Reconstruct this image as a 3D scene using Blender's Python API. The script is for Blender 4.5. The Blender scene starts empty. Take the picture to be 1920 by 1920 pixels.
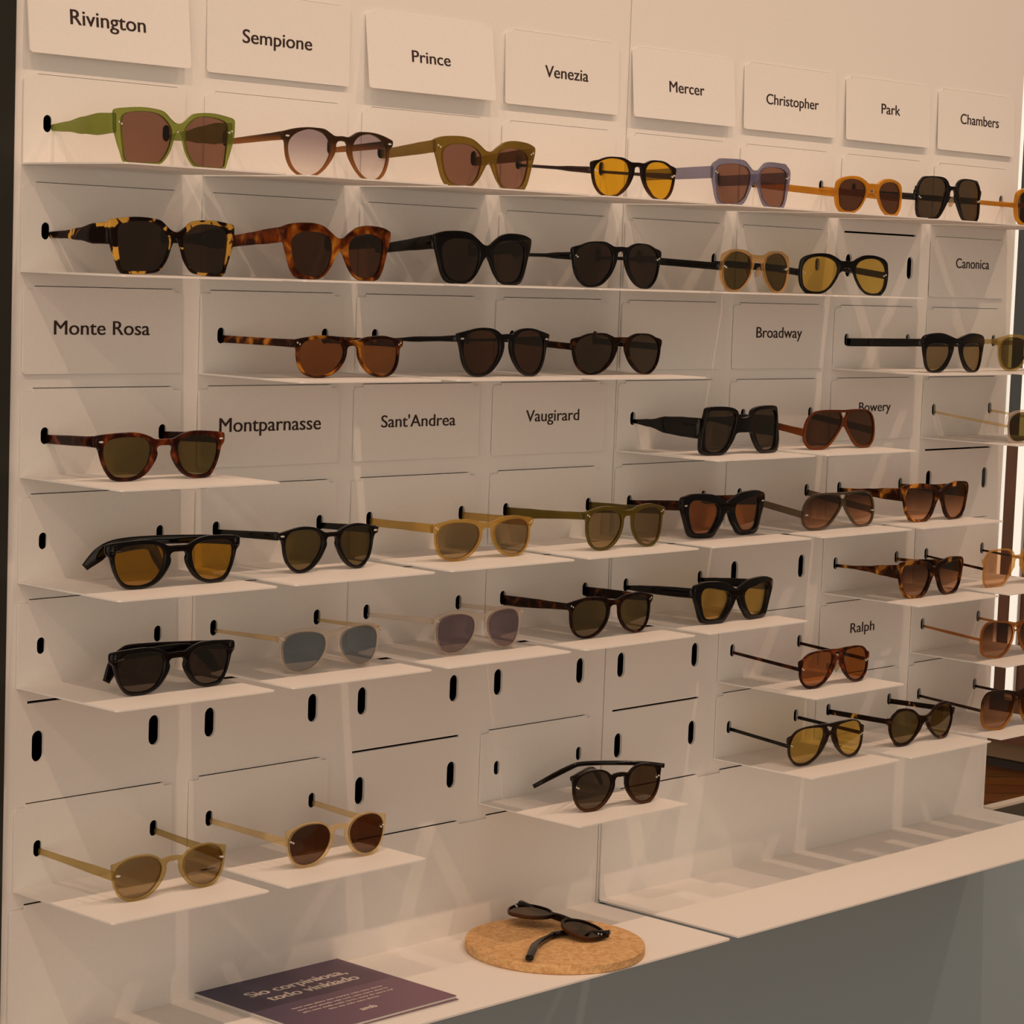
import bpy, bmesh, math, random
from mathutils import Vector, Matrix
from mathutils.geometry import tessellate_polygon

sc = bpy.context.scene
COL = sc.collection

# ------------------------------------------------------------------ camera
cam_d = bpy.data.cameras.new('camera')
cam_d.sensor_width = 36.0
cam_d.lens = 4676.5 / 1920 * 36
cam_d.clip_start = 0.05
cam = bpy.data.objects.new('camera', cam_d)
COL.objects.link(cam)
RR = [(0.68482, -0.72782, 0.03593), (0.04638, 0.09274, 0.99461), (0.72723, 0.67947, -0.09727)]
m = Matrix(((RR[0][0], RR[1][0], -RR[2][0], -1.30128),
            (RR[0][1], RR[1][1], -RR[2][1], -1.81110),
            (RR[0][2], RR[1][2], -RR[2][2], -0.17015),
            (0, 0, 0, 1)))
cam.matrix_world = m
sc.camera = cam

# ------------------------------------------------------------------ light
sc.view_settings.view_transform = 'Standard'
sc.view_settings.look = 'None'
sc.view_settings.gamma = 1
sc.view_settings.use_curve_mapping = False
sc.view_settings.exposure = 0.0
world = bpy.data.worlds.new('world'); sc.world = world
world.use_nodes = True
bgn = world.node_tree.nodes['Background']
_tc = world.node_tree.nodes.new('ShaderNodeTexCoord'); _sp = world.node_tree.nodes.new('ShaderNodeSeparateXYZ')
_rm = world.node_tree.nodes.new('ShaderNodeValToRGB'); _mr = world.node_tree.nodes.new('ShaderNodeMapRange')
_mr.inputs['From Min'].default_value = -1; _mr.inputs['From Max'].default_value = 1
world.node_tree.links.new(_tc.outputs['Generated'], _sp.inputs[0]); world.node_tree.links.new(_sp.outputs['Z'], _mr.inputs['Value'])
world.node_tree.links.new(_mr.outputs[0], _rm.inputs['Fac']); 
_dp = world.node_tree.nodes.new('ShaderNodeVectorMath'); _dp.operation = 'DOT_PRODUCT'       # unlit depth of the shop opposite the right end
_dp.inputs[1].default_value = (0.71, -0.70, 0.0); world.node_tree.links.new(_tc.outputs['Generated'], _dp.inputs[0])
_dk = world.node_tree.nodes.new('ShaderNodeMapRange'); _dk.interpolation_type = 'SMOOTHSTEP'
_dk.inputs['From Min'].default_value = 0.55; _dk.inputs['From Max'].default_value = 0.85
_dk.inputs['To Min'].default_value = 1.0; _dk.inputs['To Max'].default_value = 0.10
world.node_tree.links.new(_dp.outputs['Value'], _dk.inputs['Value'])
_ml = world.node_tree.nodes.new('ShaderNodeVectorMath'); _ml.operation = 'SCALE'
world.node_tree.links.new(_rm.outputs['Color'], _ml.inputs[0]); world.node_tree.links.new(_dk.outputs[0], _ml.inputs['Scale'])
world.node_tree.links.new(_ml.outputs[0], bgn.inputs[0])
_e = _rm.color_ramp.elements
_e[0].position = 0.10; _e[0].color = (0.16, 0.17, 0.17, 1)      # dim cool floor side of the shop
_e[1].position = 0.70; _e[1].color = (0.30, 0.24, 0.19, 1)       # warm lit ceiling side
_k = _e.new(0.50); _k.color = (0.88, 0.715, 0.55, 1)
bgn.inputs[1].default_value = 1.60
SPOT_COL = (1.0, 0.66, 0.44)
SPOT_X = (-2.6, -1.25, 0.1, 1.4, 2.7)
SPOT_W = 50.0
for i, sx in enumerate(SPOT_X):
    ld = bpy.data.lights.new('track_spotlight', 'SPOT')
    ld.energy = SPOT_W
    ld.color = SPOT_COL
    ld.spot_size = math.radians(82); ld.spot_blend = 1.0
    ld.shadow_soft_size = 0.010
    lo = bpy.data.objects.new('track_spotlight', ld)
    COL.objects.link(lo)
    lo.location = (sx, -1.34, 1.90)
    dirv = Vector((0.4 * sx + 0.45, -0.1, -1.2)) - Vector(lo.location)
    lo.rotation_euler = dirv.to_track_quat('-Z', 'Y').to_euler()

# ------------------------------------------------------------------ materials
def lin(c):
    c /= 255.0
    return c / 12.92 if c <= 0.04045 else ((c + 0.055) / 1.055) ** 2.4
def rgb(r, g, b): return (lin(r), lin(g), lin(b), 1.0)
MATS = {}
def newmat(name):
    mt = bpy.data.materials.new(name); mt.use_nodes = True
    nt = mt.node_tree
    return mt, nt, nt.nodes, nt.links
def plain(name, col, rough=0.5, metal=0.0, noise=0.0, nscale=40, spec=0.5):
    if name in MATS: return MATS[name]
    mt, nt, N, L = newmat(name)
    b = N['Principled BSDF']
    b.inputs['Base Color'].default_value = col
    b.inputs['Roughness'].default_value = rough
    b.inputs['Metallic'].default_value = metal
    b.inputs['Specular IOR Level'].default_value = spec
    if noise:
        tc = N.new('ShaderNodeTexCoord'); nz = N.new('ShaderNodeTexNoise')
        nz.inputs['Scale'].default_value = nscale
        L.new(tc.outputs['Object'], nz.inputs['Vector'])
        r = N.new('ShaderNodeValToRGB')
        r.color_ramp.elements[0].position = 0.3; r.color_ramp.elements[1].position = 0.7
        r.color_ramp.elements[0].color = tuple(c * (1 - noise) for c in col[:3]) + (1,)
        r.color_ramp.elements[1].color = tuple(min(1, c * (1 + noise)) for c in col[:3]) + (1,)
        L.new(nz.outputs['Fac'], r.inputs['Fac']); L.new(r.outputs['Color'], b.inputs['Base Color'])
    MATS[name] = mt
    return mt
def mix_clear(nt, N, L, b, tint, opacity):
    """translucent acetate: part of the light passes straight through, tinted; denser where seen edge-on"""
    out = N['Material Output']
    tr = N.new('ShaderNodeBsdfTransparent'); tr.inputs[0].default_value = tuple(c ** 0.5 for c in tint[:3]) + (1,)
    mx = N.new('ShaderNodeMixShader')
    lw = N.new('ShaderNodeLayerWeight'); lw.inputs['Blend'].default_value = 0.5
    mm = N.new('ShaderNodeMath'); mm.operation = 'MULTIPLY_ADD'; mm.use_clamp = True
    mm.inputs[1].default_value = 0.9 * min(1.0, opacity); mm.inputs[2].default_value = opacity * 0.55 if opacity < 0.9 else opacity - 0.1
    L.new(lw.outputs['Facing'], mm.inputs[0]); L.new(mm.outputs[0], mx.inputs[0])
    L.new(tr.outputs[0], mx.inputs[1]); L.new(b.outputs[0], mx.inputs[2]); L.new(mx.outputs[0], out.inputs[0])
    return mx
def acetate(name, col, opacity=1.0, tint=None, rough=0.12, spec=0.3, coat=0.1):
    if name in MATS: return MATS[name]
    mt, nt, N, L = newmat(name)
    b = N['Principled BSDF']
    b.inputs['Roughness'].default_value = rough
    b.inputs['Coat Weight'].default_value = coat
    b.inputs['Specular IOR Level'].default_value = spec
    b.inputs['Coat Roughness'].default_value = 0.05
    tc = N.new('ShaderNodeTexCoord'); nz = N.new('ShaderNodeTexNoise')
    nz.inputs['Scale'].default_value = 30; nz.inputs['Detail'].default_value = 3
    L.new(tc.outputs['Object'], nz.inputs['Vector'])
    r = N.new('ShaderNodeValToRGB')
    r.color_ramp.elements[0].position = 0.35; r.color_ramp.elements[1].position = 0.65
    r.color_ramp.elements[0].color = tuple(c * 0.85 for c in col[:3]) + (1,)
    r.color_ramp.elements[1].color = tuple(min(1, c * 1.15) for c in col[:3]) + (1,)
    L.new(nz.outputs['Fac'], r.inputs['Fac']); L.new(r.outputs['Color'], b.inputs['Base Color'])
    if opacity < 1: mix_clear(nt, N, L, b, tint or col, opacity)
    MATS[name] = mt
    return mt
def fade(name, top, bottom, op_top=1.0, op_bottom=0.5, tint=None, lo=0.25, hi=0.75):
    """acetate laminated dark above and clear below (a real two-tone frame)"""
    if name in MATS: return MATS[name]
    mt, nt, N, L = newmat(name)
    b = N['Principled BSDF']; b.inputs['Roughness'].default_value = 0.12
    b.inputs['Coat Weight'].default_value = 0.0; b.inputs['Specular IOR Level'].default_value = 0.14
    tc = N.new('ShaderNodeTexCoord'); sp = N.new('ShaderNodeSeparateXYZ')
    L.new(tc.outputs['Generated'], sp.inputs[0])
    mr = N.new('ShaderNodeMapRange'); mr.inputs['From Min'].default_value = lo; mr.inputs['From Max'].default_value = hi
    L.new(sp.outputs['Z'], mr.inputs['Value'])
    cm = N.new('ShaderNodeMix'); cm.data_type = 'RGBA'
    cm.inputs['A'].default_value = bottom; cm.inputs['B'].default_value = top
    L.new(mr.outputs[0], cm.inputs['Factor']); L.new(cm.outputs['Result'], b.inputs['Base Color'])
    mx = mix_clear(nt, N, L, b, tint or bottom, 0.5)
    mo = N.new('ShaderNodeMapRange')
    mo.inputs['To Min'].default_value = op_bottom; mo.inputs['To Max'].default_value = op_top
    L.new(mr.outputs[0], mo.inputs['Value']); L.new(mo.outputs[0], mx.inputs[0])
    MATS[name] = mt
    return mt
def tortoise(name, dark, mid, light, scale=70, thr=(0.42, 0.52, 0.62), opacity=0.93, seed=0.0):
    if name in MATS: return MATS[name]
    mt, nt, N, L = newmat(name)
    b = N['Principled BSDF']; b.inputs['Roughness'].default_value = 0.12
    b.inputs['Coat Weight'].default_value = 0.0; b.inputs['Specular IOR Level'].default_value = 0.14; b.inputs['Coat Roughness'].default_value = 0.05
    tc = N.new('ShaderNodeTexCoord'); mp = N.new('ShaderNodeMapping')
    mp.inputs['Location'].default_value = (seed, seed * 0.7, seed * 1.3)
    L.new(tc.outputs['Object'], mp.inputs['Vector'])
    nz = N.new('ShaderNodeTexNoise'); nz.inputs['Scale'].default_value = scale
    nz.inputs['Detail'].default_value = 2.5; nz.inputs['Distortion'].default_value = 0.6
    L.new(mp.outputs[0], nz.inputs['Vector'])
    r = N.new('ShaderNodeValToRGB'); e = r.color_ramp.elements
    e[0].position = thr[0]; e[0].color = dark
    e[1].position = thr[2]; e[1].color = light
    k = e.new(thr[1]); k.color = mid
    L.new(nz.outputs['Fac'], r.inputs['Fac']); L.new(r.outputs['Color'], b.inputs['Base Color'])
    mix_clear(nt, N, L, b, light, opacity)
    MATS[name] = mt
    return mt
def lens_mat(name, tint, refl=0.10, tint_low=None, rough=0.02, haze=0.0, haze_col=None):
    """tinted sunglass lens: passes tinted light, mirrors a little of the room"""
    if name in MATS: return MATS[name]
    mt, nt, N, L = newmat(name)
    N.remove(N['Principled BSDF'])
    out = N['Material Output']
    tint = tuple(c ** 0.5 for c in tint[:3]) + (1,)          # light crosses the front and the back face
    if tint_low is not None: tint_low = tuple(c ** 0.5 for c in tint_low[:3]) + (1,)
    tr = N.new('ShaderNodeBsdfTransparent'); tr.inputs[0].default_value = tint
    if tint_low is not None:
        tc = N.new('ShaderNodeTexCoord'); sp = N.new('ShaderNodeSeparateXYZ')
        L.new(tc.outputs['Generated'], sp.inputs[0])
        mr = N.new('ShaderNodeMapRange'); mr.inputs['From Min'].default_value = 0.15; mr.inputs['From Max'].default_value = 0.85
        L.new(sp.outputs['Z'], mr.inputs['Value'])
        cm = N.new('ShaderNodeMix'); cm.data_type = 'RGBA'
        cm.inputs['A'].default_value = tint_low; cm.inputs['B'].default_value = tint
        L.new(mr.outputs[0], cm.inputs['Factor']); L.new(cm.outputs['Result'], tr.inputs[0])
    base = tr
    if haze:
        df = N.new('ShaderNodeBsdfDiffuse'); df.inputs[0].default_value = haze_col or tint
        mh = N.new('ShaderNodeMixShader'); mh.inputs[0].default_value = haze
        L.new(tr.outputs[0], mh.inputs[1]); L.new(df.outputs[0], mh.inputs[2]); base = mh
    gl = N.new('ShaderNodeBsdfGlossy'); gl.inputs['Roughness'].default_value = rough; gl.inputs['Color'].default_value = (0.95, 0.82, 0.68, 1)
    fr = N.new('ShaderNodeFresnel'); fr.inputs['IOR'].default_value = 1.5
    ad = N.new('ShaderNodeMath'); ad.operation = 'MULTIPLY_ADD'
    ad.inputs[1].default_value = 0.60; ad.inputs[2].default_value = refl
    ad.use_clamp = True
    L.new(fr.outputs[0], ad.inputs[0])
    mx = N.new('ShaderNodeMixShader')
    L.new(ad.outputs[0], mx.inputs[0]); L.new(base.outputs[0], mx.inputs[1]); L.new(gl.outputs[0], mx.inputs[2])
    L.new(mx.outputs[0], out.inputs[0])
    MATS[name] = mt
    return mt

WHITE = plain('white_powder_coat', (0.86, 0.835, 0.81, 1), 0.55, noise=0.012, nscale=300, spec=0.3)
SIGNW = WHITE
INK = plain('dark_printed_ink', rgb(48, 28, 26), 0.7)
VOID = plain('black_void', (0.006, 0.008, 0.009, 1), 0.9, spec=0.1)
STEEL = plain('polished_steel', (0.78, 0.75, 0.70, 1), 0.3, metal=0.25)
GOLD = plain('brushed_gold', (0.55, 0.38, 0.18, 1), 0.3, metal=1.0)

# ------------------------------------------------------------------ helpers
def tag(o, label=None, cat=None, group=None, kind=None):
    if label: o['label'] = label
    if cat: o['category'] = cat
    if group: o['group'] = group
    if kind: o['kind'] = kind
    return o
def empty(name, loc=(0, 0, 0)):
    o = bpy.data.objects.new(name, None); o.empty_display_size = 0.02
    COL.objects.link(o); o.location = loc
    return o
def link(name, bm, mat, parent=None, smooth=False, loc=None):
    me = bpy.data.meshes.new(name)
    bmesh.ops.recalc_face_normals(bm, faces=bm.faces)
    bm.to_mesh(me); bm.free()
    if smooth:
        for p in me.polygons: p.use_smooth = True
    me.materials.append(mat)
    o = bpy.data.objects.new(name, me); COL.objects.link(o)
    if parent: o.parent = parent
    if loc: o.location = loc
    return o
def box(bm, x0, x1, y0, y1, z0, z1):
    v = [bm.verts.new(p) for p in ((x0, y0, z0), (x1, y0, z0), (x1, y1, z0), (x0, y1, z0),
                                   (x0, y0, z1), (x1, y0, z1), (x1, y1, z1), (x0, y1, z1))]
    for f in ((0, 1, 5, 4), (1, 2, 6, 5), (2, 3, 7, 6), (3, 0, 4, 7), (4, 5, 6, 7), (3, 2, 1, 0)):
        bm.faces.new([v[i] for i in f])
def slab(bm, outer, holes, fn, t0, t1):
    """flat sheet with holes; fn(a, b, t) places outline point (a, b) at thickness t"""
    loops = [outer] + holes
    pts = [p for lp in loops for p in lp]
    tri = tessellate_polygon([[Vector((a, b, 0)) for a, b in lp] for lp in loops])
    va = [bm.verts.new(fn(a, b, t0)) for a, b in pts]
    vb = [bm.verts.new(fn(a, b, t1)) for a, b in pts]
    for t in tri:
        try:
            bm.faces.new([va[i] for i in t]); bm.faces.new([vb[i] for i in reversed(t)])
        except ValueError: pass
    k = 0
    for lp in loops:
        n = len(lp)
        for i in range(n):
            j = (i + 1) % n
            bm.faces.new((va[k + i], va[k + j], vb[k + j], vb[k + i]))
        k += n
def stadium(cx, cz, w, h, n=8):
    r = w / 2; s = h / 2 - r; out = []
    for i in range(n + 1):
        a = math.pi * i / n; out.append((cx + r * math.cos(a), cz + s + r * math.sin(a)))
    for i in range(n + 1):
        a = math.pi + math.pi * i / n; out.append((cx + r * math.cos(a), cz - s + r * math.sin(a)))
    return out
def rect(x0, x1, z0, z1): return [(x0, z0), (x1, z0), (x1, z1), (x0, z1)]
def arc(cx, cz, r, a0, a1, n=4):
    return [(cx + r * math.cos(math.radians(a0 + (a1 - a0) * i / n)), cz + r * math.sin(math.radians(a0 + (a1 - a0) * i / n))) for i in range(n + 1)]

# ------------------------------------------------------------------ display wall
WP, H, D, WS, GAP = 0.2, 0.09249, 0.1454, 0.1788, 0.002
DZ = {1: -.0016, 2: -.0025, 3: -.0006, 4: .0022, 5: .0009, 6: -.0008, 7: -.0003, 8: -.0003}
def cx0(c): return c * WP + (GAP if c >= 4 else 0)
DX = {(0, 0): -.003, (1, 0): -.003, (2, 0): -.003}
def sz(r): return -r * H + DZ.get(r, 0)
HOLE_X = (0.0253, 0.1577)
TABX = (0.0120, 0.1690)
def wall_module(name, c0, left, right, seamgap):
    bm = bmesh.new()
    fn = lambda a, b, t: (a, t, b)
    for r in range(0, 10):
        zb = sz(r) - 0.006 if r < 9 else sz(9) - 0.006
        zt = sz(r - 1) - 0.006 if r > 0 else 0.0865
        for c in range(c0, c0 + 4):
            xa = cx0(c) - 0.0106 if c > c0 else left
            xb = cx0(c + 1) - 0.0106 if c < c0 + 3 else right
            if c == 3: xb = right
            holes = [rect(cx0(c) + TABX[0] + 0.001, cx0(c) + TABX[1] - 0.001, sz(r) + 0.0752, sz(r) + 0.0775)]
            if 1 <= r <= 8:
                for hx in HOLE_X:
                    holes.append(stadium(cx0(c) + hx, sz(r) + 0.0355, 0.0132, 0.0285))
            holes = [list(reversed(h)) for h in holes]
            slab(bm, rect(xa, xb, zb, zt), holes, fn, 0.0, 0.003)
    zl = sz(9) - 0.006
    slab(bm, rect(left, right, -0.95, zl), [], fn, 0.0, 0.003)
    slab(bm, rect(left, right, 0.0865, 0.75), [], fn, 0.0, 0.003)
    bmesh.ops.remove_doubles(bm, verts=bm.verts, dist=1e-5)
    o = link(name, bm, WHITE)
    return tag(o, kind='structure')
wall_module('wall_left', 0, -0.0122, 0.7985, 0)
wall_module('wall_right', 4, 0.8002, 1.6025, 0)
bm = bmesh.new(); box(bm, -0.0118, 1.594, 0.045, 0.06, -1.8, 0.75)
tag(link('wall_back', bm, VOID), kind='structure')
bm = bmesh.new(); box(bm, 1.590, 1.6020, 0.0035, 0.044, -1.8, 0.75)
tag(link('trim_1', bm, WHITE), kind='structure')
bm = bmesh.new(); box(bm, -0.26, -0.0135, -0.004, 0.05, -1.8, 0.75)
tag(link('trim_2', bm, plain('black_lacquer', rgb(34, 34, 28), 0.45)), kind='structure')
bm = bmesh.new(); box(bm, -3.0, 9.0, -4.0, 7.0, -1.82, -1.80)

def wood():
    mt, nt, N, L = newmat('oak_boards')
    b = N['Principled BSDF']; b.inputs['Roughness'].default_value = 0.35
    tc = N.new('ShaderNodeTexCoord'); mp = N.new('ShaderNodeMapping')
    mp.inputs['Rotation'].default_value = (0, 0, 0.7); mp.inputs['Scale'].default_value = (1, 1, 1)
    L.new(tc.outputs['Object'], mp.inputs['Vector'])
    br = N.new('ShaderNodeTexBrick'); br.inputs['Scale'].default_value = 1; br.inputs['Brick Width'].default_value = 1.3; br.inputs['Row Height'].default_value = 0.13
    br.inputs['Color1'].default_value = rgb(176, 104, 34); br.inputs['Color2'].default_value = rgb(140, 78, 22)
    br.inputs['Mortar'].default_value = rgb(60, 30, 8); br.inputs['Mortar Size'].default_value = 0.004
    L.new(mp.outputs[0], br.inputs['Vector'])
    nz = N.new('ShaderNodeTexNoise'); nz.inputs['Scale'].default_value = 5; nz.inputs['Detail'].default_value = 5
    mp2 = N.new('ShaderNodeMapping'); mp2.inputs['Rotation'].default_value = (0, 0, 0.7); mp2.inputs['Scale'].default_value = (1, 9, 1)
    L.new(tc.outputs['Object'], mp2.inputs['Vector']); L.new(mp2.outputs[0], nz.inputs['Vector'])
    mx = N.new('ShaderNodeMix'); mx.data_type = 'RGBA'; mx.blend_type = 'MULTIPLY'; mx.inputs['Factor'].default_value = 0.7
    L.new(br.outputs['Color'], mx.inputs['A']); L.new(nz.outputs['Color'], mx.inputs['B'])
    L.new(mx.outputs['Result'], b.inputs['Base Color'])
    return mt
tag(link('floor', bm, wood()), kind='structure')

bm = bmesh.new(); box(bm, -0.0122, 2.6, -0.0100, -0.0004, -1.798, -0.8830)
tag(link('base_cabinet', bm, plain('blue_grey_laminate', (0.38, 0.49, 0.55, 1), 0.55, spec=0.3)), 'plain grey cabinet front below the white ledges', 'cabinet')
# ledges: folded sheets, one under each module
ZL = -0.879
def ledge(x0, x1, cols, label):
    zt = sz(9) + 0.0735
    bm = bmesh.new()
    out = [(x0, ZL - 0.0015)] + [(x1, ZL - 0.0015)]
    out += arc(x1 - 0.003, zt - 0.003, 0.003, 0, 90)
    for c in reversed(cols):
        a, b = cx0(c) + TABX[0], cx0(c) + TABX[1]
        out += [(b, zt), (b, zt + 0.0031), (a, zt + 0.0031), (a, zt)]
    out += arc(x0 + 0.003, zt - 0.003, 0.003, 90, 180)
    slab(bm, out, [], lambda a, b, t: (a, -t, b), 0.0009, 0.0026)
    pl = [(x0, -0.0009)] + arc(x0 + 0.003, -0.202 + 0.003, 0.003, 180, 270) + arc(x1 - 0.003, -0.202 + 0.003, 0.003, 270, 360) + [(x1, -0.0009)]
    slab(bm, pl, [], lambda a, b, t: (a, b, ZL - t), 0.0, 0.002)
    return tag(link('display_ledge', bm, WHITE), label, 'ledge')
ledge(-0.004, 0.790, (0, 1, 2, 3), 'long white folded ledge on the left, holding the cork disc and the purple leaflet')
ledge(0.803, 1.590, (4, 5, 6, 7), 'long empty white folded ledge at the lower right')

# ------------------------------------------------------------------ shelves and sign plates
PH = 0.0742
def plate_outline(x0=0.0, w=WS):
    out = [(x0, 0.0), (x0 + w, 0.0)]
    out += arc(x0 + w - 0.003, PH - 0.003, 0.003, 0, 90)
    out += [(x0 + TABX[1], PH), (x0 + TABX[1], PH + 0.0027), (x0 + TABX[0], PH + 0.0027), (x0 + TABX[0], PH)]
    out += arc(x0 + 0.003, PH - 0.003, 0.003, 90, 180)
    return out
def make_shelf(r, c, label):
    x0, z0 = cx0(c) + DX.get((r, c), 0), sz(r)
    o = None
    bm = bmesh.new()
    holes = [list(reversed(stadium(hx, 0.0350, 0.0092, 0.0152))) for hx in HOLE_X]
    slab(bm, plate_outline(), holes, lambda a, b, t: (a, -t, b), 0.0009, 0.0024)
    pl = [(0, -0.0009)] + arc(0.003, -D + 0.003, 0.003, 180, 270) + arc(WS - 0.003, -D + 0.003, 0.003, 270, 360) + [(WS, -0.0009)]
    slab(bm, pl, [], lambda a, b, t: (a, b, -t), 0.0, 0.0015)
    o = link('display_shelf', bm, WHITE, loc=(x0, 0, z0))
    return tag(o, label, 'shelf', 'white folded shelves of the display wall')
def text_mesh(txt, width, height, bold=0.022):
    cu = bpy.data.curves.new('t', 'FONT'); cu.body = txt; cu.size = 1.0
    cu.resolution_u = 6
    o = bpy.data.objects.new('t', cu); COL.objects.link(o)
    bpy.context.view_layer.update()
    dg = bpy.context.evaluated_depsgraph_get()
    me = bpy.data.meshes.new_from_object(o.evaluated_get(dg))
    bpy.data.objects.remove(o); bpy.data.curves.remove(cu)
    xs = [v.co.x for v in me.vertices]
    x0, x1 = min(xs), max(xs)
    sx = width / (x1 - x0); sy = height / 0.729 * 1.0
    bm = bmesh.new()
    for k in (-1, 0, 1):                       # heavier strokes: the outline repeated a hair to each side
        n0 = len(bm.verts); bm.from_mesh(me); bm.verts.ensure_lookup_table()
        for v in bm.verts[n0:]: v.co = Vector(((v.co.x - x0) * sx + k * bold * height, v.co.y * sy, k * 0.00002))
    bm.to_mesh(me); bm.free()
    return me
def make_sign(r, c, text, label, tilt=0.0, tx=0.05, tw=0.08, tz=0.03, th=0.015):
    x0, z0 = cx0(c) + DX.get((r, c), 0), sz(r)
    root = empty('name_sign', (x0, 0, z0 + PH + 0.001))
    root.rotation_euler = (math.radians(-tilt), 0, 0)
    bm = bmesh.new()
    out = [(0.003, 0.0)] ; out = arc(0.003, 0.003, 0.003, 180, 270) + arc(WS - 0.003, 0.003, 0.003, 270, 360) + plate_outline()[2:]
    off = PH + 0.001
    slab(bm, out, [], lambda a, b, t: (a, -t, b - off), 0.0009, 0.0024)
    link('plate', bm, SIGNW, root)
    if text:
        me = text_mesh(text, tw, th)
        me.materials.append(INK)
        t = bpy.data.objects.new('lettering', me); COL.objects.link(t); t.parent = root
        t.rotation_euler = (math.radians(90), 0, 0)
        t.location = (tx - x0, -0.00265, tz - z0 - off)
        t['label'] = 'dark printed lettering'
    return tag(root, label, 'sign', 'white name sign plates')
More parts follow.
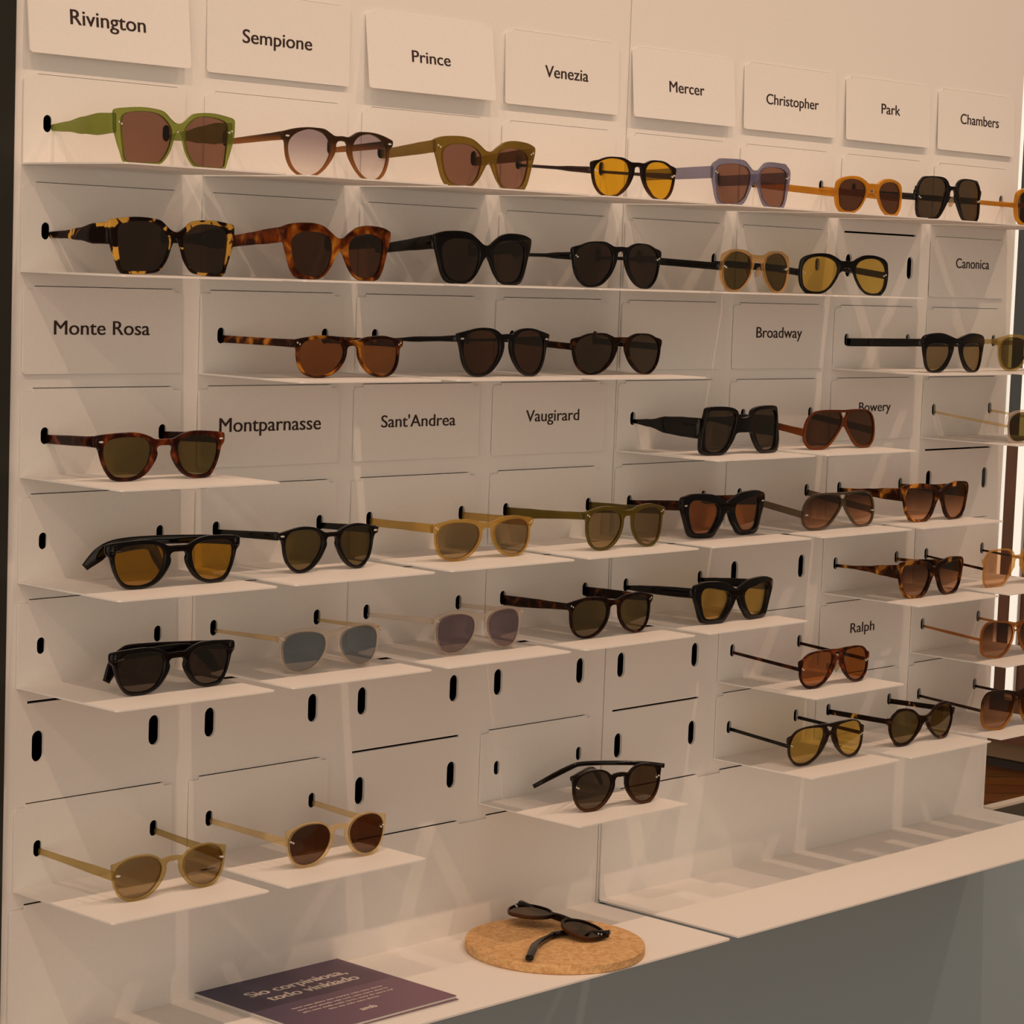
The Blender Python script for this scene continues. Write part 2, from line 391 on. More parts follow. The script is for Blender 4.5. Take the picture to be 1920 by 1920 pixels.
SHAPES={
'square_cat':dict(o=[[0.0,36.7],[-4.0,37.2],[-9.6,40.3],[-16.7,45.4],[-25.9,47.2],[-42.2,47.8],[-58.4,46.3],[-66.3,45.1],[-68.6,43.7],[-69.1,41.0],[-69.0,34.6],[-68.2,27.9],[-66.0,21.9],[-63.0,14.1],[-57.8,4.0],[-55.9,0.7],[-49.4,0.0],[-38.1,0.2],[-24.7,1.4],[-17.9,3.7],[-11.1,11.6],[-6.0,22.5],[-3.7,27.6],[-1.8,30.2],[0.0,31.1]],l=[[-60.6,38.1],[-57.8,41.0],[-51.5,42.9],[-37.8,44.2],[-23.9,43.4],[-15.8,39.9],[-9.9,34.7],[-7.4,29.9],[-8.0,23.6],[-11.0,14.7],[-15.7,8.2],[-20.4,4.2],[-38.2,2.9],[-56.2,4.0],[-58.6,13.1],[-60.6,26.5]]),
'slim_round':dict(o=[[0.0,39.1],[-8.9,38.7],[-14.3,40.8],[-21.4,44.0],[-31.7,44.7],[-43.2,44.5],[-55.6,42.8],[-64.6,40.6],[-70.0,38.8],[-70.3,36.4],[-69.5,33.5],[-66.3,30.7],[-65.3,24.3],[-62.2,15.3],[-56.5,7.8],[-49.4,1.9],[-41.5,0.0],[-31.8,1.8],[-22.6,6.6],[-15.1,13.9],[-10.0,20.8],[-7.6,26.3],[-7.7,30.9],[-5.6,33.7],[0.0,34.6]],l=[[-63.5,25.0],[-62.2,31.6],[-56.8,37.1],[-49.7,40.5],[-40.0,42.8],[-29.4,42.1],[-21.2,39.4],[-15.5,34.4],[-13.4,27.9],[-14.1,21.3],[-18.4,13.8],[-24.5,7.5],[-31.6,3.5],[-40.2,1.7],[-48.4,2.9],[-55.8,7.1],[-60.8,14.1]]),
'cat_eye':dict(o=[[0.0,37.6],[-5.4,38.6],[-12.6,43.0],[-21.7,48.0],[-32.3,50.2],[-46.2,50.3],[-58.9,49.1],[-66.9,46.9],[-69.5,45.5],[-70.0,43.0],[-69.4,38.2],[-67.9,33.3],[-65.5,27.1],[-62.5,18.1],[-58.6,8.4],[-53.7,2.2],[-47.0,0.0],[-29.1,0.1],[-22.4,2.0],[-13.9,8.9],[-8.3,16.9],[-3.6,24.1],[0.0,26.7]],l=[[-59.0,35.1],[-55.6,38.7],[-47.7,41.8],[-36.6,42.8],[-24.5,41.9],[-16.0,38.6],[-11.1,33.8],[-10.2,26.7],[-11.9,18.2],[-15.7,10.3],[-21.7,4.5],[-30.8,2.5],[-40.5,3.0],[-49.7,5.9],[-55.4,12.8],[-58.5,22.5],[-59.7,30.2]]),
'round_keyhole':dict(o=[[0.0,40.3],[-10.7,40.1],[-16.8,42.1],[-23.6,44.1],[-34.9,44.4],[-46.6,43.0],[-56.8,40.4],[-65.3,38.6],[-68.3,37.0],[-68.8,34.0],[-67.8,30.4],[-66.3,26.9],[-65.1,21.0],[-62.1,12.6],[-56.6,5.5],[-50.4,1.1],[-41.7,0.0],[-30.7,1.6],[-21.5,6.4],[-14.1,13.2],[-9.5,20.0],[-6.4,26.7],[-5.7,31.4],[-4.9,34.1],[0.0,35.5]],l=[[-64.9,28.3],[-62.2,34.3],[-55.4,38.8],[-45.8,41.8],[-34.5,42.5],[-23.3,41.2],[-15.9,37.7],[-12.4,31.2],[-13.0,23.2],[-15.7,16.5],[-21.6,10.4],[-28.4,4.9],[-38.2,2.4],[-47.3,2.5],[-55.5,6.3],[-61.1,12.7],[-64.0,20.5]]),
'faceted_square':dict(o=[[0.0,37.0],[-5.7,37.3],[-12.1,41.4],[-18.3,45.2],[-25.3,46.5],[-47.7,46.4],[-58.6,45.9],[-62.0,44.1],[-66.9,41.6],[-69.6,38.3],[-70.1,32.6],[-68.4,25.7],[-65.4,16.4],[-62.1,7.0],[-58.3,1.5],[-56.7,0.0],[-40.2,0.5],[-21.3,1.9],[-15.6,6.6],[-10.2,14.6],[-6.5,21.2],[-3.8,25.8],[0.0,27.7]],l=[[-63.0,34.9],[-59.7,38.5],[-52.8,40.5],[-38.2,41.6],[-23.9,40.8],[-14.2,38.7],[-9.0,33.9],[-8.5,26.9],[-11.7,17.7],[-16.5,9.8],[-23.5,5.0],[-29.6,3.1],[-49.5,2.2],[-56.8,4.8],[-60.8,12.8],[-62.5,25.4]]),
'soft_round':dict(o=[[0.0,34.5],[-8.7,34.5],[-15.2,37.4],[-24.9,40.6],[-37.8,41.3],[-49.7,39.9],[-58.2,37.5],[-62.6,34.4],[-63.8,32.0],[-64.7,26.8],[-65.2,22.2],[-64.2,13.0],[-62.1,7.4],[-58.0,2.9],[-53.9,0.1],[-43.5,0.0],[-32.9,0.8],[-26.7,3.7],[-20.6,9.8],[-14.5,17.0],[-10.1,21.9],[-7.2,23.5],[-4.5,26.8],[0.0,27.2]],l=[[-61.6,24.7],[-59.5,30.0],[-53.9,34.8],[-44.6,37.3],[-33.3,37.6],[-23.2,35.8],[-15.7,32.1],[-12.6,26.4],[-13.7,20.6],[-18.3,13.4],[-25.0,6.7],[-32.7,3.2],[-42.8,2.2],[-52.5,3.5],[-58.8,8.1],[-61.0,15.5]]),
'large_square':dict(o=[[0.0,38.2],[-7.6,38.8],[-11.2,42.9],[-17.7,46.5],[-28.0,47.8],[-44.4,47.4],[-58.4,46.3],[-61.9,42.8],[-66.3,37.2],[-70.0,35.8],[-70.6,32.8],[-69.0,28.6],[-67.3,23.9],[-66.0,6.0],[-63.1,1.9],[-61.7,0.0],[-46.3,0.3],[-29.0,1.7],[-23.3,5.4],[-16.8,12.3],[-11.1,19.3],[-6.8,24.3],[-6.3,30.4],[-4.9,32.9],[0.0,34.0]],l=[[-66.6,33.0],[-64.7,37.9],[-59.7,42.9],[-49.9,45.5],[-36.1,46.0],[-25.3,45.2],[-17.4,42.6],[-13.6,37.9],[-13.0,31.3],[-16.9,23.8],[-20.4,14.0],[-25.3,7.1],[-32.4,3.2],[-48.3,1.9],[-59.3,2.4],[-65.0,6.1],[-66.9,14.4],[-66.3,24.0]]),
'panto':dict(o=[[0.0,38.6],[-9.4,38.7],[-15.6,39.9],[-22.6,42.7],[-34.4,43.7],[-45.0,43.4],[-50.6,41.8],[-57.2,39.4],[-59.8,38.2],[-61.4,34.5],[-61.9,29.6],[-62.8,25.7],[-62.3,17.5],[-59.2,9.9],[-53.7,4.0],[-48.0,0.6],[-39.7,0.0],[-31.6,1.3],[-24.4,5.9],[-18.0,12.1],[-12.4,19.4],[-9.3,25.1],[-7.8,29.5],[-5.3,31.3],[0.0,31.4]],l=[[-59.7,25.9],[-58.2,31.4],[-53.1,36.5],[-45.5,40.3],[-35.5,41.2],[-24.7,39.6],[-17.1,36.5],[-12.5,31.0],[-12.5,23.8],[-15.7,16.5],[-21.7,9.8],[-29.5,4.1],[-38.2,2.0],[-46.2,2.6],[-52.7,5.8],[-57.8,12.8],[-59.3,19.3]]),
'wayfarer':dict(o=[[0.0,36.3],[-10.5,36.4],[-16.2,38.8],[-23.5,41.3],[-33.0,42.7],[-43.5,42.6],[-56.1,41.8],[-66.9,40.7],[-70.9,39.6],[-71.7,35.3],[-70.9,31.1],[-67.9,28.1],[-66.0,22.2],[-63.2,14.4],[-58.6,6.5],[-53.7,1.6],[-47.7,0.1],[-37.3,0.0],[-27.2,2.0],[-19.4,6.3],[-13.9,12.1],[-9.6,18.6],[-8.1,23.8],[-9.0,27.8],[-7.0,30.1],[0.0,30.6]],l=[[-63.9,27.1],[-62.5,32.2],[-57.8,36.1],[-49.7,37.9],[-37.4,38.6],[-25.9,37.7],[-18.3,35.2],[-14.8,30.5],[-15.1,23.2],[-17.0,16.7],[-21.1,10.2],[-26.8,5.8],[-34.9,3.4],[-44.3,3.3],[-52.7,5.0],[-58.0,9.4],[-61.8,16.6]]),
'round_thick':dict(o=[[0.0,40.5],[-8.5,40.2],[-13.6,43.0],[-21.0,45.3],[-31.4,46.1],[-41.4,45.5],[-49.9,43.8],[-59.3,41.9],[-66.5,39.8],[-66.1,37.9],[-65.4,35.1],[-63.4,30.6],[-61.4,24.3],[-59.2,15.6],[-55.3,8.2],[-50.0,3.0],[-44.0,0.5],[-37.7,0.0],[-29.2,1.1],[-21.4,4.3],[-14.4,10.1],[-9.0,16.5],[-5.6,23.0],[-4.2,29.4],[-4.4,33.5],[0.0,34.9]],l=[[-58.5,29.1],[-56.6,36.6],[-50.9,40.7],[-42.0,42.8],[-30.8,43.4],[-20.6,41.8],[-13.5,37.4],[-11.0,31.0],[-11.1,24.0],[-14.2,16.5],[-19.9,9.5],[-28.1,4.3],[-36.3,2.9],[-44.8,3.8],[-51.7,7.8],[-56.0,14.1],[-58.2,21.6]]),
'oversized_square':dict(o=[[0.0,38.9],[-11.1,40.9],[-13.4,45.9],[-18.5,48.8],[-29.0,50.8],[-45.3,51.4],[-60.1,50.7],[-63.9,49.1],[-65.4,45.0],[-66.0,41.4],[-68.1,33.4],[-70.7,21.1],[-71.6,16.2],[-71.0,5.7],[-68.9,2.7],[-64.6,0.6],[-51.0,0.0],[-38.5,0.2],[-31.4,2.8],[-24.3,9.4],[-19.0,15.5],[-15.6,21.1],[-12.8,22.9],[0.0,23.3]],l=[[-64.6,41.0],[-61.5,45.3],[-53.9,46.7],[-35.5,46.8],[-22.4,45.0],[-16.0,42.1],[-16.5,34.0],[-19.9,24.2],[-23.5,16.2],[-29.1,9.5],[-36.6,4.7],[-45.9,3.4],[-57.3,4.3],[-63.4,7.2],[-65.5,14.0],[-65.5,27.5]]),
'bold_aviator':dict(o=[[0.0,45.7],[-16.2,46.1],[-34.3,46.3],[-47.5,45.4],[-54.9,44.0],[-59.9,40.1],[-64.5,36.7],[-68.5,32.6],[-70.6,28.6],[-71.5,23.3],[-71.1,16.4],[-69.4,9.9],[-65.2,4.1],[-60.4,1.0],[-50.3,0.0],[-38.3,0.3],[-28.7,3.4],[-20.8,8.8],[-13.8,15.7],[-8.5,21.4],[-4.1,26.7],[-1.3,29.0],[0.0,29.5]],l=[[-70.1,21.3],[-68.2,29.4],[-63.8,36.3],[-57.5,40.9],[-48.4,43.5],[-32.1,44.1],[-15.4,43.3],[-8.1,40.8],[-4.6,35.4],[-5.1,28.9],[-9.7,22.5],[-15.3,16.8],[-21.8,11.1],[-29.2,6.0],[-38.5,3.6],[-50.6,2.9],[-61.6,4.3],[-67.6,8.5],[-70.0,14.3]],h=[[0.0,42.6],[-6.9,42.6],[-4.0,37.8],[0.0,34.5]]),
'keyhole_panto':dict(o=[[0.0,33.8],[-8.0,33.9],[-14.9,36.6],[-21.0,38.6],[-32.0,39.9],[-41.8,39.4],[-51.8,37.5],[-60.8,35.6],[-65.9,35.0],[-65.1,32.6],[-64.6,30.1],[-60.3,28.5],[-58.4,23.8],[-56.5,16.3],[-52.8,8.7],[-47.8,3.4],[-42.2,0.4],[-37.0,0.0],[-29.2,1.0],[-21.2,4.6],[-14.7,10.0],[-9.6,16.6],[-6.0,23.4],[-6.6,26.9],[-5.1,29.4],[0.0,29.8]],l=[[-56.2,25.9],[-54.9,30.9],[-50.2,35.3],[-42.6,36.7],[-32.4,36.9],[-23.1,36.0],[-15.8,33.3],[-12.0,28.2],[-12.2,22.4],[-15.2,16.2],[-19.8,10.7],[-25.9,5.9],[-33.5,3.0],[-40.0,2.7],[-46.4,5.4],[-52.1,10.2],[-55.1,17.2]]),
'bold_square':dict(o=[[0.0,36.2],[-5.7,38.4],[-16.5,42.9],[-26.0,45.9],[-42.1,47.4],[-58.4,47.4],[-68.2,45.4],[-72.8,44.1],[-74.9,41.7],[-75.5,38.0],[-74.5,32.5],[-72.3,26.9],[-69.7,21.3],[-66.4,13.1],[-63.1,5.6],[-58.8,1.7],[-47.8,0.5],[-30.3,0.0],[-23.1,1.8],[-16.1,8.4],[-9.0,16.1],[-4.7,23.4],[-2.3,26.4],[0.0,27.1]],l=[[-64.5,31.9],[-62.7,37.4],[-57.9,40.3],[-46.9,40.0],[-31.9,37.5],[-20.0,35.2],[-14.8,31.2],[-14.4,25.0],[-17.9,17.7],[-23.4,10.5],[-29.9,5.8],[-41.3,5.1],[-51.7,5.9],[-57.8,8.9],[-61.1,15.8],[-63.6,23.9]]),
'slim_aviator':dict(o=[[0.0,44.7],[-17.5,45.3],[-28.9,45.1],[-39.7,44.8],[-45.9,43.5],[-52.5,40.5],[-60.0,37.1],[-68.1,34.2],[-68.8,31.5],[-68.2,27.8],[-66.8,22.9],[-65.6,16.5],[-63.4,10.0],[-58.8,4.4],[-54.3,1.1],[-47.2,0.0],[-37.8,0.3],[-29.2,2.9],[-21.2,7.6],[-14.1,13.3],[-8.5,19.8],[-5.4,24.3],[-2.8,29.9],[0.0,31.6]],l=[[-65.0,23.4],[-63.6,29.6],[-59.6,36.2],[-53.8,40.0],[-45.5,42.2],[-34.1,42.6],[-22.6,41.9],[-14.3,40.3],[-11.2,36.3],[-11.6,29.4],[-14.8,23.3],[-17.1,17.2],[-21.2,11.7],[-27.9,7.0],[-36.4,3.8],[-45.9,3.1],[-55.2,5.2],[-61.5,9.9],[-64.5,16.5]],h=[[0.0,40.8],[-7.3,42.1],[-5.1,38.9],[-3.1,36.4],[0.0,36.0]]),
'clear_round':dict(o=[[0.0,33.9],[-6.6,33.5],[-12.7,32.6],[-16.6,35.3],[-22.8,38.1],[-30.1,39.2],[-38.3,39.1],[-46.5,37.9],[-53.4,36.2],[-59.2,34.8],[-62.9,34.0],[-63.0,30.7],[-62.2,26.3],[-61.7,19.9],[-60.2,13.5],[-56.2,6.7],[-51.0,2.2],[-45.3,0.2],[-36.7,0.0],[-27.9,1.5],[-20.4,5.5],[-14.4,10.9],[-9.9,16.6],[-7.8,22.0],[-7.5,27.0],[-5.6,29.6],[0.0,29.7]],l=[[-59.9,24.3],[-57.6,30.2],[-52.7,34.0],[-44.9,36.7],[-34.5,37.5],[-23.5,36.1],[-16.3,32.5],[-12.5,26.8],[-12.7,20.5],[-16.6,13.5],[-22.8,7.5],[-30.6,3.7],[-39.0,2.5],[-46.3,3.3],[-52.8,6.4],[-57.5,12.1],[-59.7,18.6]]),
'angular_round':dict(o=[[0.0,35.3],[-12.6,37.6],[-20.9,43.2],[-27.0,46.2],[-40.2,48.6],[-50.0,48.0],[-56.0,43.6],[-61.7,38.3],[-69.2,37.6],[-69.3,31.7],[-63.0,25.3],[-62.3,15.8],[-56.5,6.9],[-51.7,1.3],[-40.0,0.0],[-29.0,2.4],[-18.1,9.6],[-8.8,18.1],[-4.1,24.8],[0.0,26.9]],l=[[-63.3,28.3],[-60.5,37.5],[-52.3,43.8],[-37.9,44.9],[-23.3,41.0],[-14.4,35.2],[-10.2,27.6],[-13.8,18.5],[-20.8,10.9],[-31.4,5.0],[-42.1,3.8],[-53.1,7.2],[-60.7,16.3]]),
'wide_square':dict(o=[[0.0,44.3],[-20.1,47.6],[-40.6,49.4],[-55.8,48.9],[-63.0,44.5],[-67.1,37.7],[-69.0,33.2],[-69.4,30.1],[-66.7,25.2],[-65.3,15.6],[-63.4,7.6],[-58.9,2.8],[-46.5,1.2],[-34.1,0.0],[-23.9,2.9],[-13.9,11.4],[-7.8,20.3],[-5.7,28.0],[-3.9,32.5],[0.0,33.0]],l=[[-68.3,29.1],[-66.7,38.3],[-60.3,45.6],[-48.4,47.4],[-29.6,46.0],[-14.9,42.9],[-8.2,35.9],[-7.9,26.4],[-13.8,15.9],[-24.5,6.0],[-36.7,2.6],[-52.0,4.1],[-62.9,6.7],[-67.4,13.3]],h=[[0.0,41.5],[-6.1,40.7],[-4.5,36.1],[0.0,34.6]]),
'thick_wayfarer':dict(o=[[0.0,36.1],[-12.5,38.6],[-30.0,41.9],[-48.1,41.3],[-58.1,39.5],[-62.0,37.2],[-63.8,32.9],[-61.8,27.0],[-59.7,19.3],[-56.5,10.9],[-51.0,3.2],[-43.9,0.0],[-31.9,0.1],[-21.0,4.3],[-13.1,12.9],[-7.9,21.5],[-5.0,29.2],[0.0,30.9]],l=[[-56.9,19.6],[-55.4,26.4],[-49.2,29.8],[-31.1,30.8],[-18.5,29.1],[-13.4,25.7],[-14.3,18.0],[-20.1,11.1],[-28.9,5.2],[-40.3,2.3],[-49.7,3.5],[-54.6,9.4]]),
'flat_top_square':dict(o=[[0.0,35.6],[-10.9,41.1],[-23.0,44.4],[-34.5,46.6],[-55.2,46.0],[-65.3,44.6],[-69.2,40.8],[-69.3,33.4],[-65.6,23.9],[-61.5,14.5],[-56.9,3.9],[-51.6,1.0],[-26.9,0.0],[-15.7,6.1],[-8.7,17.5],[-4.5,24.4],[0.0,27.8]],l=[[-65.7,29.0],[-62.4,40.0],[-48.6,41.2],[-25.1,39.2],[-12.0,34.0],[-10.5,26.9],[-14.6,15.3],[-22.3,6.3],[-31.0,2.5],[-49.2,4.0],[-59.5,10.2],[-63.6,19.6]]),
'rounded_panto':dict(o=[[0.0,38.3],[-7.8,39.1],[-16.8,41.9],[-28.2,43.1],[-39.9,43.3],[-49.8,41.6],[-58.6,39.9],[-65.6,37.6],[-65.4,34.6],[-64.2,31.9],[-61.4,29.5],[-60.1,22.1],[-58.6,14.2],[-55.0,7.1],[-50.4,2.6],[-41.8,0.0],[-31.4,0.5],[-21.7,4.0],[-14.8,9.6],[-9.4,17.3],[-7.2,24.1],[-6.5,30.1],[-4.7,32.0],[0.0,32.8]],l=[[-59.1,23.4],[-58.5,30.3],[-54.2,36.0],[-45.8,39.1],[-33.3,39.6],[-21.2,38.1],[-12.5,34.2],[-9.7,28.1],[-10.9,20.2],[-15.9,12.5],[-23.9,6.0],[-34.2,2.6],[-43.8,2.6],[-52.0,5.9],[-56.9,12.6]]),
}
KINDS={(1,0):'square_cat',(1,1):'slim_round',(1,2):'cat_eye',(1,3):'round_keyhole',(1,4):'faceted_square',(1,5):'soft_round',(1,6):'large_square',(1,7):'soft_round',(2,0):'square_cat',(2,1):'cat_eye',(2,2):'cat_eye',(2,3):'round_keyhole',(2,4):'panto',(2,5):'soft_round',(3,1):'rounded_panto',(3,2):'round_thick',(3,3):'round_keyhole',(3,6):'thick_wayfarer',(3,7):'rounded_panto',(4,0):'wayfarer',(4,4):'oversized_square',(4,5):'bold_aviator',(4,7):'soft_round',(5,0):'wayfarer',(5,1):'keyhole_panto',(5,2):'rounded_panto',(5,3):'rounded_panto',(5,4):'bold_square',(5,5):'bold_aviator',(5,6):'flat_top_square',(6,0):'wayfarer',(6,1):'rounded_panto',(6,2):'rounded_panto',(6,3):'rounded_panto',(6,4):'bold_square',(6,6):'flat_top_square',(6,7):'large_square',(7,5):'slim_aviator',(7,7):'wide_square',(8,0):'clear_round',(8,1):'clear_round',(8,3):'clear_round',(8,5):'slim_aviator',(8,6):'angular_round',(8,7):'wide_square'}
FIT={
(1,0):(0.0968,0.0897,0.972,1.047),
(1,1):(0.0946,0.0853,0.998,1.026),
(1,2):(0.0942,0.084,1.029,0.995),
(1,3):(0.1001,0.102,0.99,0.945),
(1,4):(0.0986,0.1014,0.994,1.095),
(1,5):(0.0974,0.1188,1.003,1.038),
(1,6):(0.0964,0.0971,0.998,1.101),
(1,7):(0.0886,0.1177,1.127,1.163),
(2,0):(0.0968,0.0897,1.011,1.036),
(2,1):(0.0953,0.0866,0.984,1.03),
(2,2):(0.0948,0.0845,0.995,1.023),
(2,3):(0.0962,0.0871,1.037,1.08),
(2,4):(0.0998,0.1102,0.966,1.063),
(2,5):(0.0969,0.0881,1.231,1.142),
(3,1):(0.102,0.1001,1.069,0.909),
(3,2):(0.1038,0.1084,0.997,1.05),
(3,3):(0.0974,0.0915,1.048,0.98),
(3,6):(0.0944,0.1161,1.064,1.147),
(3,7):(0.0921,0.1,1.12,1.077),
(4,0):(0.0935,0.0844,1.014,1.001),
(4,4):(0.0987,0.1021,0.98,1.049),
(4,5):(0.0972,0.0947,0.967,1.003),
(4,7):(0.0869,0.1242,1.127,1.022),
(5,0):(0.1014,0.0971,1.053,1.007),
(5,1):(0.0951,0.0862,0.985,1.094),
(5,2):(0.0989,0.0949,1.116,0.96),
(5,3):(0.1013,0.1069,0.997,1.069),
(5,4):(0.0962,0.0852,0.987,1.051),
(5,5):(0.0973,0.099,0.985,0.936),
(5,6):(0.096,0.1014,1.023,1.014),
(6,0):(0.1018,0.0979,0.986,0.979),
(6,1):(0.0974,0.0907,1.024,0.973),
(6,2):(0.0979,0.0923,0.998,1.008),
(6,3):(0.0984,0.0953,1.052,1.006),
(6,4):(0.0988,0.1026,0.936,0.997),
(6,6):(0.0961,0.1005,1.006,1.002),
(6,7):(0.0951,0.095,1.041,1.023),
(7,5):(0.0973,0.1029,1.013,0.985),
(7,7):(0.0923,0.101,1.059,0.985),
(8,0):(0.1022,0.0985,1.025,1.031),
(8,1):(0.1028,0.1018,1.014,1.087),
(8,3):(0.1021,0.1102,1.12,1.13),
(8,5):(0.0972,0.097,1.089,1.03),
(8,6):(0.0964,0.0974,1.057,0.97),
(8,7):(0.0915,0.1084,1.059,1.056),
}

make_sign(0,0,'Rivington','white sign plate at the top left corner, tilted out above the green sunglasses',tilt=6.0,tx=0.0413,tw=0.0829,tz=0.0279,th=0.0140)
make_sign(0,1,'Sempione','white sign plate second from left in the top row, flat against the wall',tilt=1.2,tx=0.2419,tw=0.0869,tz=0.0305,th=0.0133)
make_sign(0,2,'Prince','strongly tilted white sign plate third from left in the top row, casting a grey shadow',tilt=7.0,tx=0.4595,tw=0.0543,tz=0.0301,th=0.0126)
make_sign(0,3,'Venezia','white sign plate above the black round sunglasses with bright yellow lenses',tilt=2.0,tx=0.6598,tw=0.0686,tz=0.0320,th=0.0131)
make_sign(0,4,'Mercer','tilted white sign plate above the lilac square sunglasses',tilt=5.0,tx=0.8629,tw=0.0616,tz=0.0313,th=0.0130)
make_sign(0,5,'Christopher','white sign plate third from right in the top row, with the longest word',tilt=2.0,tx=1.0425,tw=0.1022,tz=0.0313,th=0.0126)
make_sign(0,6,'Park','white sign plate second from right in the top row, with the shortest word',tilt=3.0,tx=1.2744,tw=0.0401,tz=0.0360,th=0.0131)
make_sign(0,7,'Chambers','white sign plate at the right end of the top row',tilt=2.0,tx=1.4517,tw=0.0900,tz=0.0355,th=0.0136)
make_sign(2,7,'Canonica','white sign plate at the right end, below the top right black square sunglasses',tilt=1.0,tx=1.4596,tw=0.0784,tz=-0.1493,th=0.0134)
make_sign(3,0,'Monte Rosa','large white sign plate with two words at the left edge, under the cream tortoiseshell sunglasses',tilt=0.5,tx=0.0328,tw=0.1068,tz=-0.2432,th=0.0133)
make_sign(3,4,None,'blank white plate with no writing, right of the dark round sunglasses of the third row',tilt=0.5)
make_sign(3,5,'Broadway','white sign plate below the champagne crystal sunglasses, right of the blank plate',tilt=0.5,tx=1.0449,tw=0.0894,tz=-0.2414,th=0.0134)
make_sign(4,1,'Montparnasse','white sign plate right of the dark red tortoiseshell sunglasses with green lenses',tilt=0.5,tx=0.2256,tw=0.1290,tz=-0.3343,th=0.0142)
make_sign(4,2,"Sant'Andrea",'middle one of three white sign plates side by side in the fourth row',tilt=0.5,tx=0.4370,tw=0.1060,tz=-0.3344,th=0.0129)
make_sign(4,3,'Vaugirard','white sign plate left of the oversized black square sunglasses',tilt=0.5,tx=0.6508,tw=0.0849,tz=-0.3328,th=0.0131)
make_sign(4,6,'Bowery','white sign plate half hidden behind the red brown aviator sunglasses',tilt=0.5,tx=1.2600,tw=0.0684,tz=-0.3327,th=0.0125)
make_sign(7,6,'Ralph','white sign plate low at the right, above the dark tortoiseshell angular round sunglasses',tilt=0.5,tx=1.2650,tw=0.0517,tz=-0.6118,th=0.0133)

# ------------------------------------------------------------------ sunglasses
KB, TILT = 1.05, 0.0
def crspline(P, n=3):
    out = []; N = len(P)
    for i in range(N):
        p0, p1, p2, p3 = P[i - 1], P[i], P[(i + 1) % N], P[(i + 2) % N]
        def dd(a, b): return max(1e-6, math.hypot(a[0] - b[0], a[1] - b[1]) ** 0.5)
        t0 = 0; t1 = t0 + dd(p0, p1); t2 = t1 + dd(p1, p2); t3 = t2 + dd(p2, p3)
        for k in range(n):
            t = t1 + (t2 - t1) * k / n
            q = []
            for a in (0, 1):
                A1 = (t1 - t) / (t1 - t0) * p0[a] + (t - t0) / (t1 - t0) * p1[a]
                A2 = (t2 - t) / (t2 - t1) * p1[a] + (t - t1) / (t2 - t1) * p2[a]
                A3 = (t3 - t) / (t3 - t2) * p2[a] + (t - t2) / (t3 - t2) * p3[a]
                B1 = (t2 - t) / (t2 - t0) * A1 + (t - t0) / (t2 - t0) * A2
                B2 = (t3 - t) / (t3 - t1) * A2 + (t - t1) / (t3 - t1) * A3
                q.append((t2 - t) / (t2 - t1) * B1 + (t - t1) / (t2 - t1) * B2)
            out.append(tuple(q))
    return out
def area(P): return 0.5 * sum(P[i - 1][0] * P[i][1] - P[i][0] * P[i - 1][1] for i in range(len(P)))
def ccw(P): return P if area(P) > 0 else list(reversed(P))
def offset(P, d):
    """move a CCW outline inwards by d"""
    n = len(P); out = []
    for i in range(n):
        a, b = P[i - 1], P[(i + 1) % n]
        tx, ty = b[0] - a[0], b[1] - a[1]; l = math.hypot(tx, ty) or 1
        out.append((P[i][0] - ty / l * d, P[i][1] + tx / l * d))
    return out
def mirror(P): return [(-x, z) for x, z in P]
def bendy(x, z): return KB * x * x - TILT * z
def closed_from_half(h):
    full = list(h) + [(-x, z) for x, z in reversed(h[1:-1])]
    return ccw(full)
def build_front(shape, sx, szz, thick, mat, root, rim=0.0019):
    S = SHAPES[shape]
    sc_ = lambda P: [(x * sx / 1000, z * szz / 1000) for x, z in P]
    outer = crspline(closed_from_half(sc_(S['o'])), 3)
    lens = crspline(ccw(sc_(S['l'])), 3)
    nl = len(lens); fixed = []
    for x, z in outer:                                  # keep a least rim width round each lens
        s = 1 if x > 0 else -1; px = -abs(x)
        k = min(range(nl), key=lambda i: (lens[i][0] - px) ** 2 + (lens[i][1] - z) ** 2)
        a, b = lens[k - 1], lens[(k + 1) % nl]
        tx, tz = b[0] - a[0], b[1] - a[1]; l = math.hypot(tx, tz) or 1
        nx, nz = tz / l, -tx / l
        sd = (px - lens[k][0]) * nx + (z - lens[k][1]) * nz
        if sd < rim and abs(x) > 0.004 and math.hypot(px - lens[k][0], z - lens[k][1]) < 0.006:
            px += nx * (rim - sd); z += nz * (rim - sd)
        fixed.append((-s * px if s > 0 else px, max(z, 0.0)))
    outer = fixed
    holes = [lens, ccw(mirror(lens))]
    if 'h' in S: holes.append(crspline(closed_from_half(sc_(S['h'])), 2))
    bm = bmesh.new()
    r = min(0.0011, thick * 0.3, rim * 0.38)
    prof = ((r, 0.0), (0.3 * r, 0.3 * r), (0.0, r), (0.0, thick - r), (0.3 * r, thick - 0.3 * r), (r, thick))
    rings = []
    for li, lp in enumerate([outer] + holes):
        rr = []
        for ins, dep in prof:
            o2 = offset(lp, ins if li == 0 else -ins)
            rr.append(([bm.verts.new((x, bendy(x, z) + dep, z)) for x, z in o2], o2))
        rings.append(rr)
        n = len(lp)
        for k in range(len(prof) - 1):
            A, B = rr[k][0], rr[k + 1][0]
            for i in range(n):
                j = (i + 1) % n
                bm.faces.new((A[i], A[j], B[j], B[i]))
    for idx in (0, len(prof) - 1):
        loops = [rg[idx][1] for rg in rings]; vs = [v for rg in rings for v in rg[idx][0]]
        tri = tessellate_polygon([[Vector((x, z, 0)) for x, z in (lp if i == 0 else list(lp))] for i, lp in enumerate(loops)])
        for t in tri:
            try: bm.faces.new([vs[i] for i in t])
            except ValueError: pass
    return link('frame_front', bm, mat, root, smooth=True), outer, holes
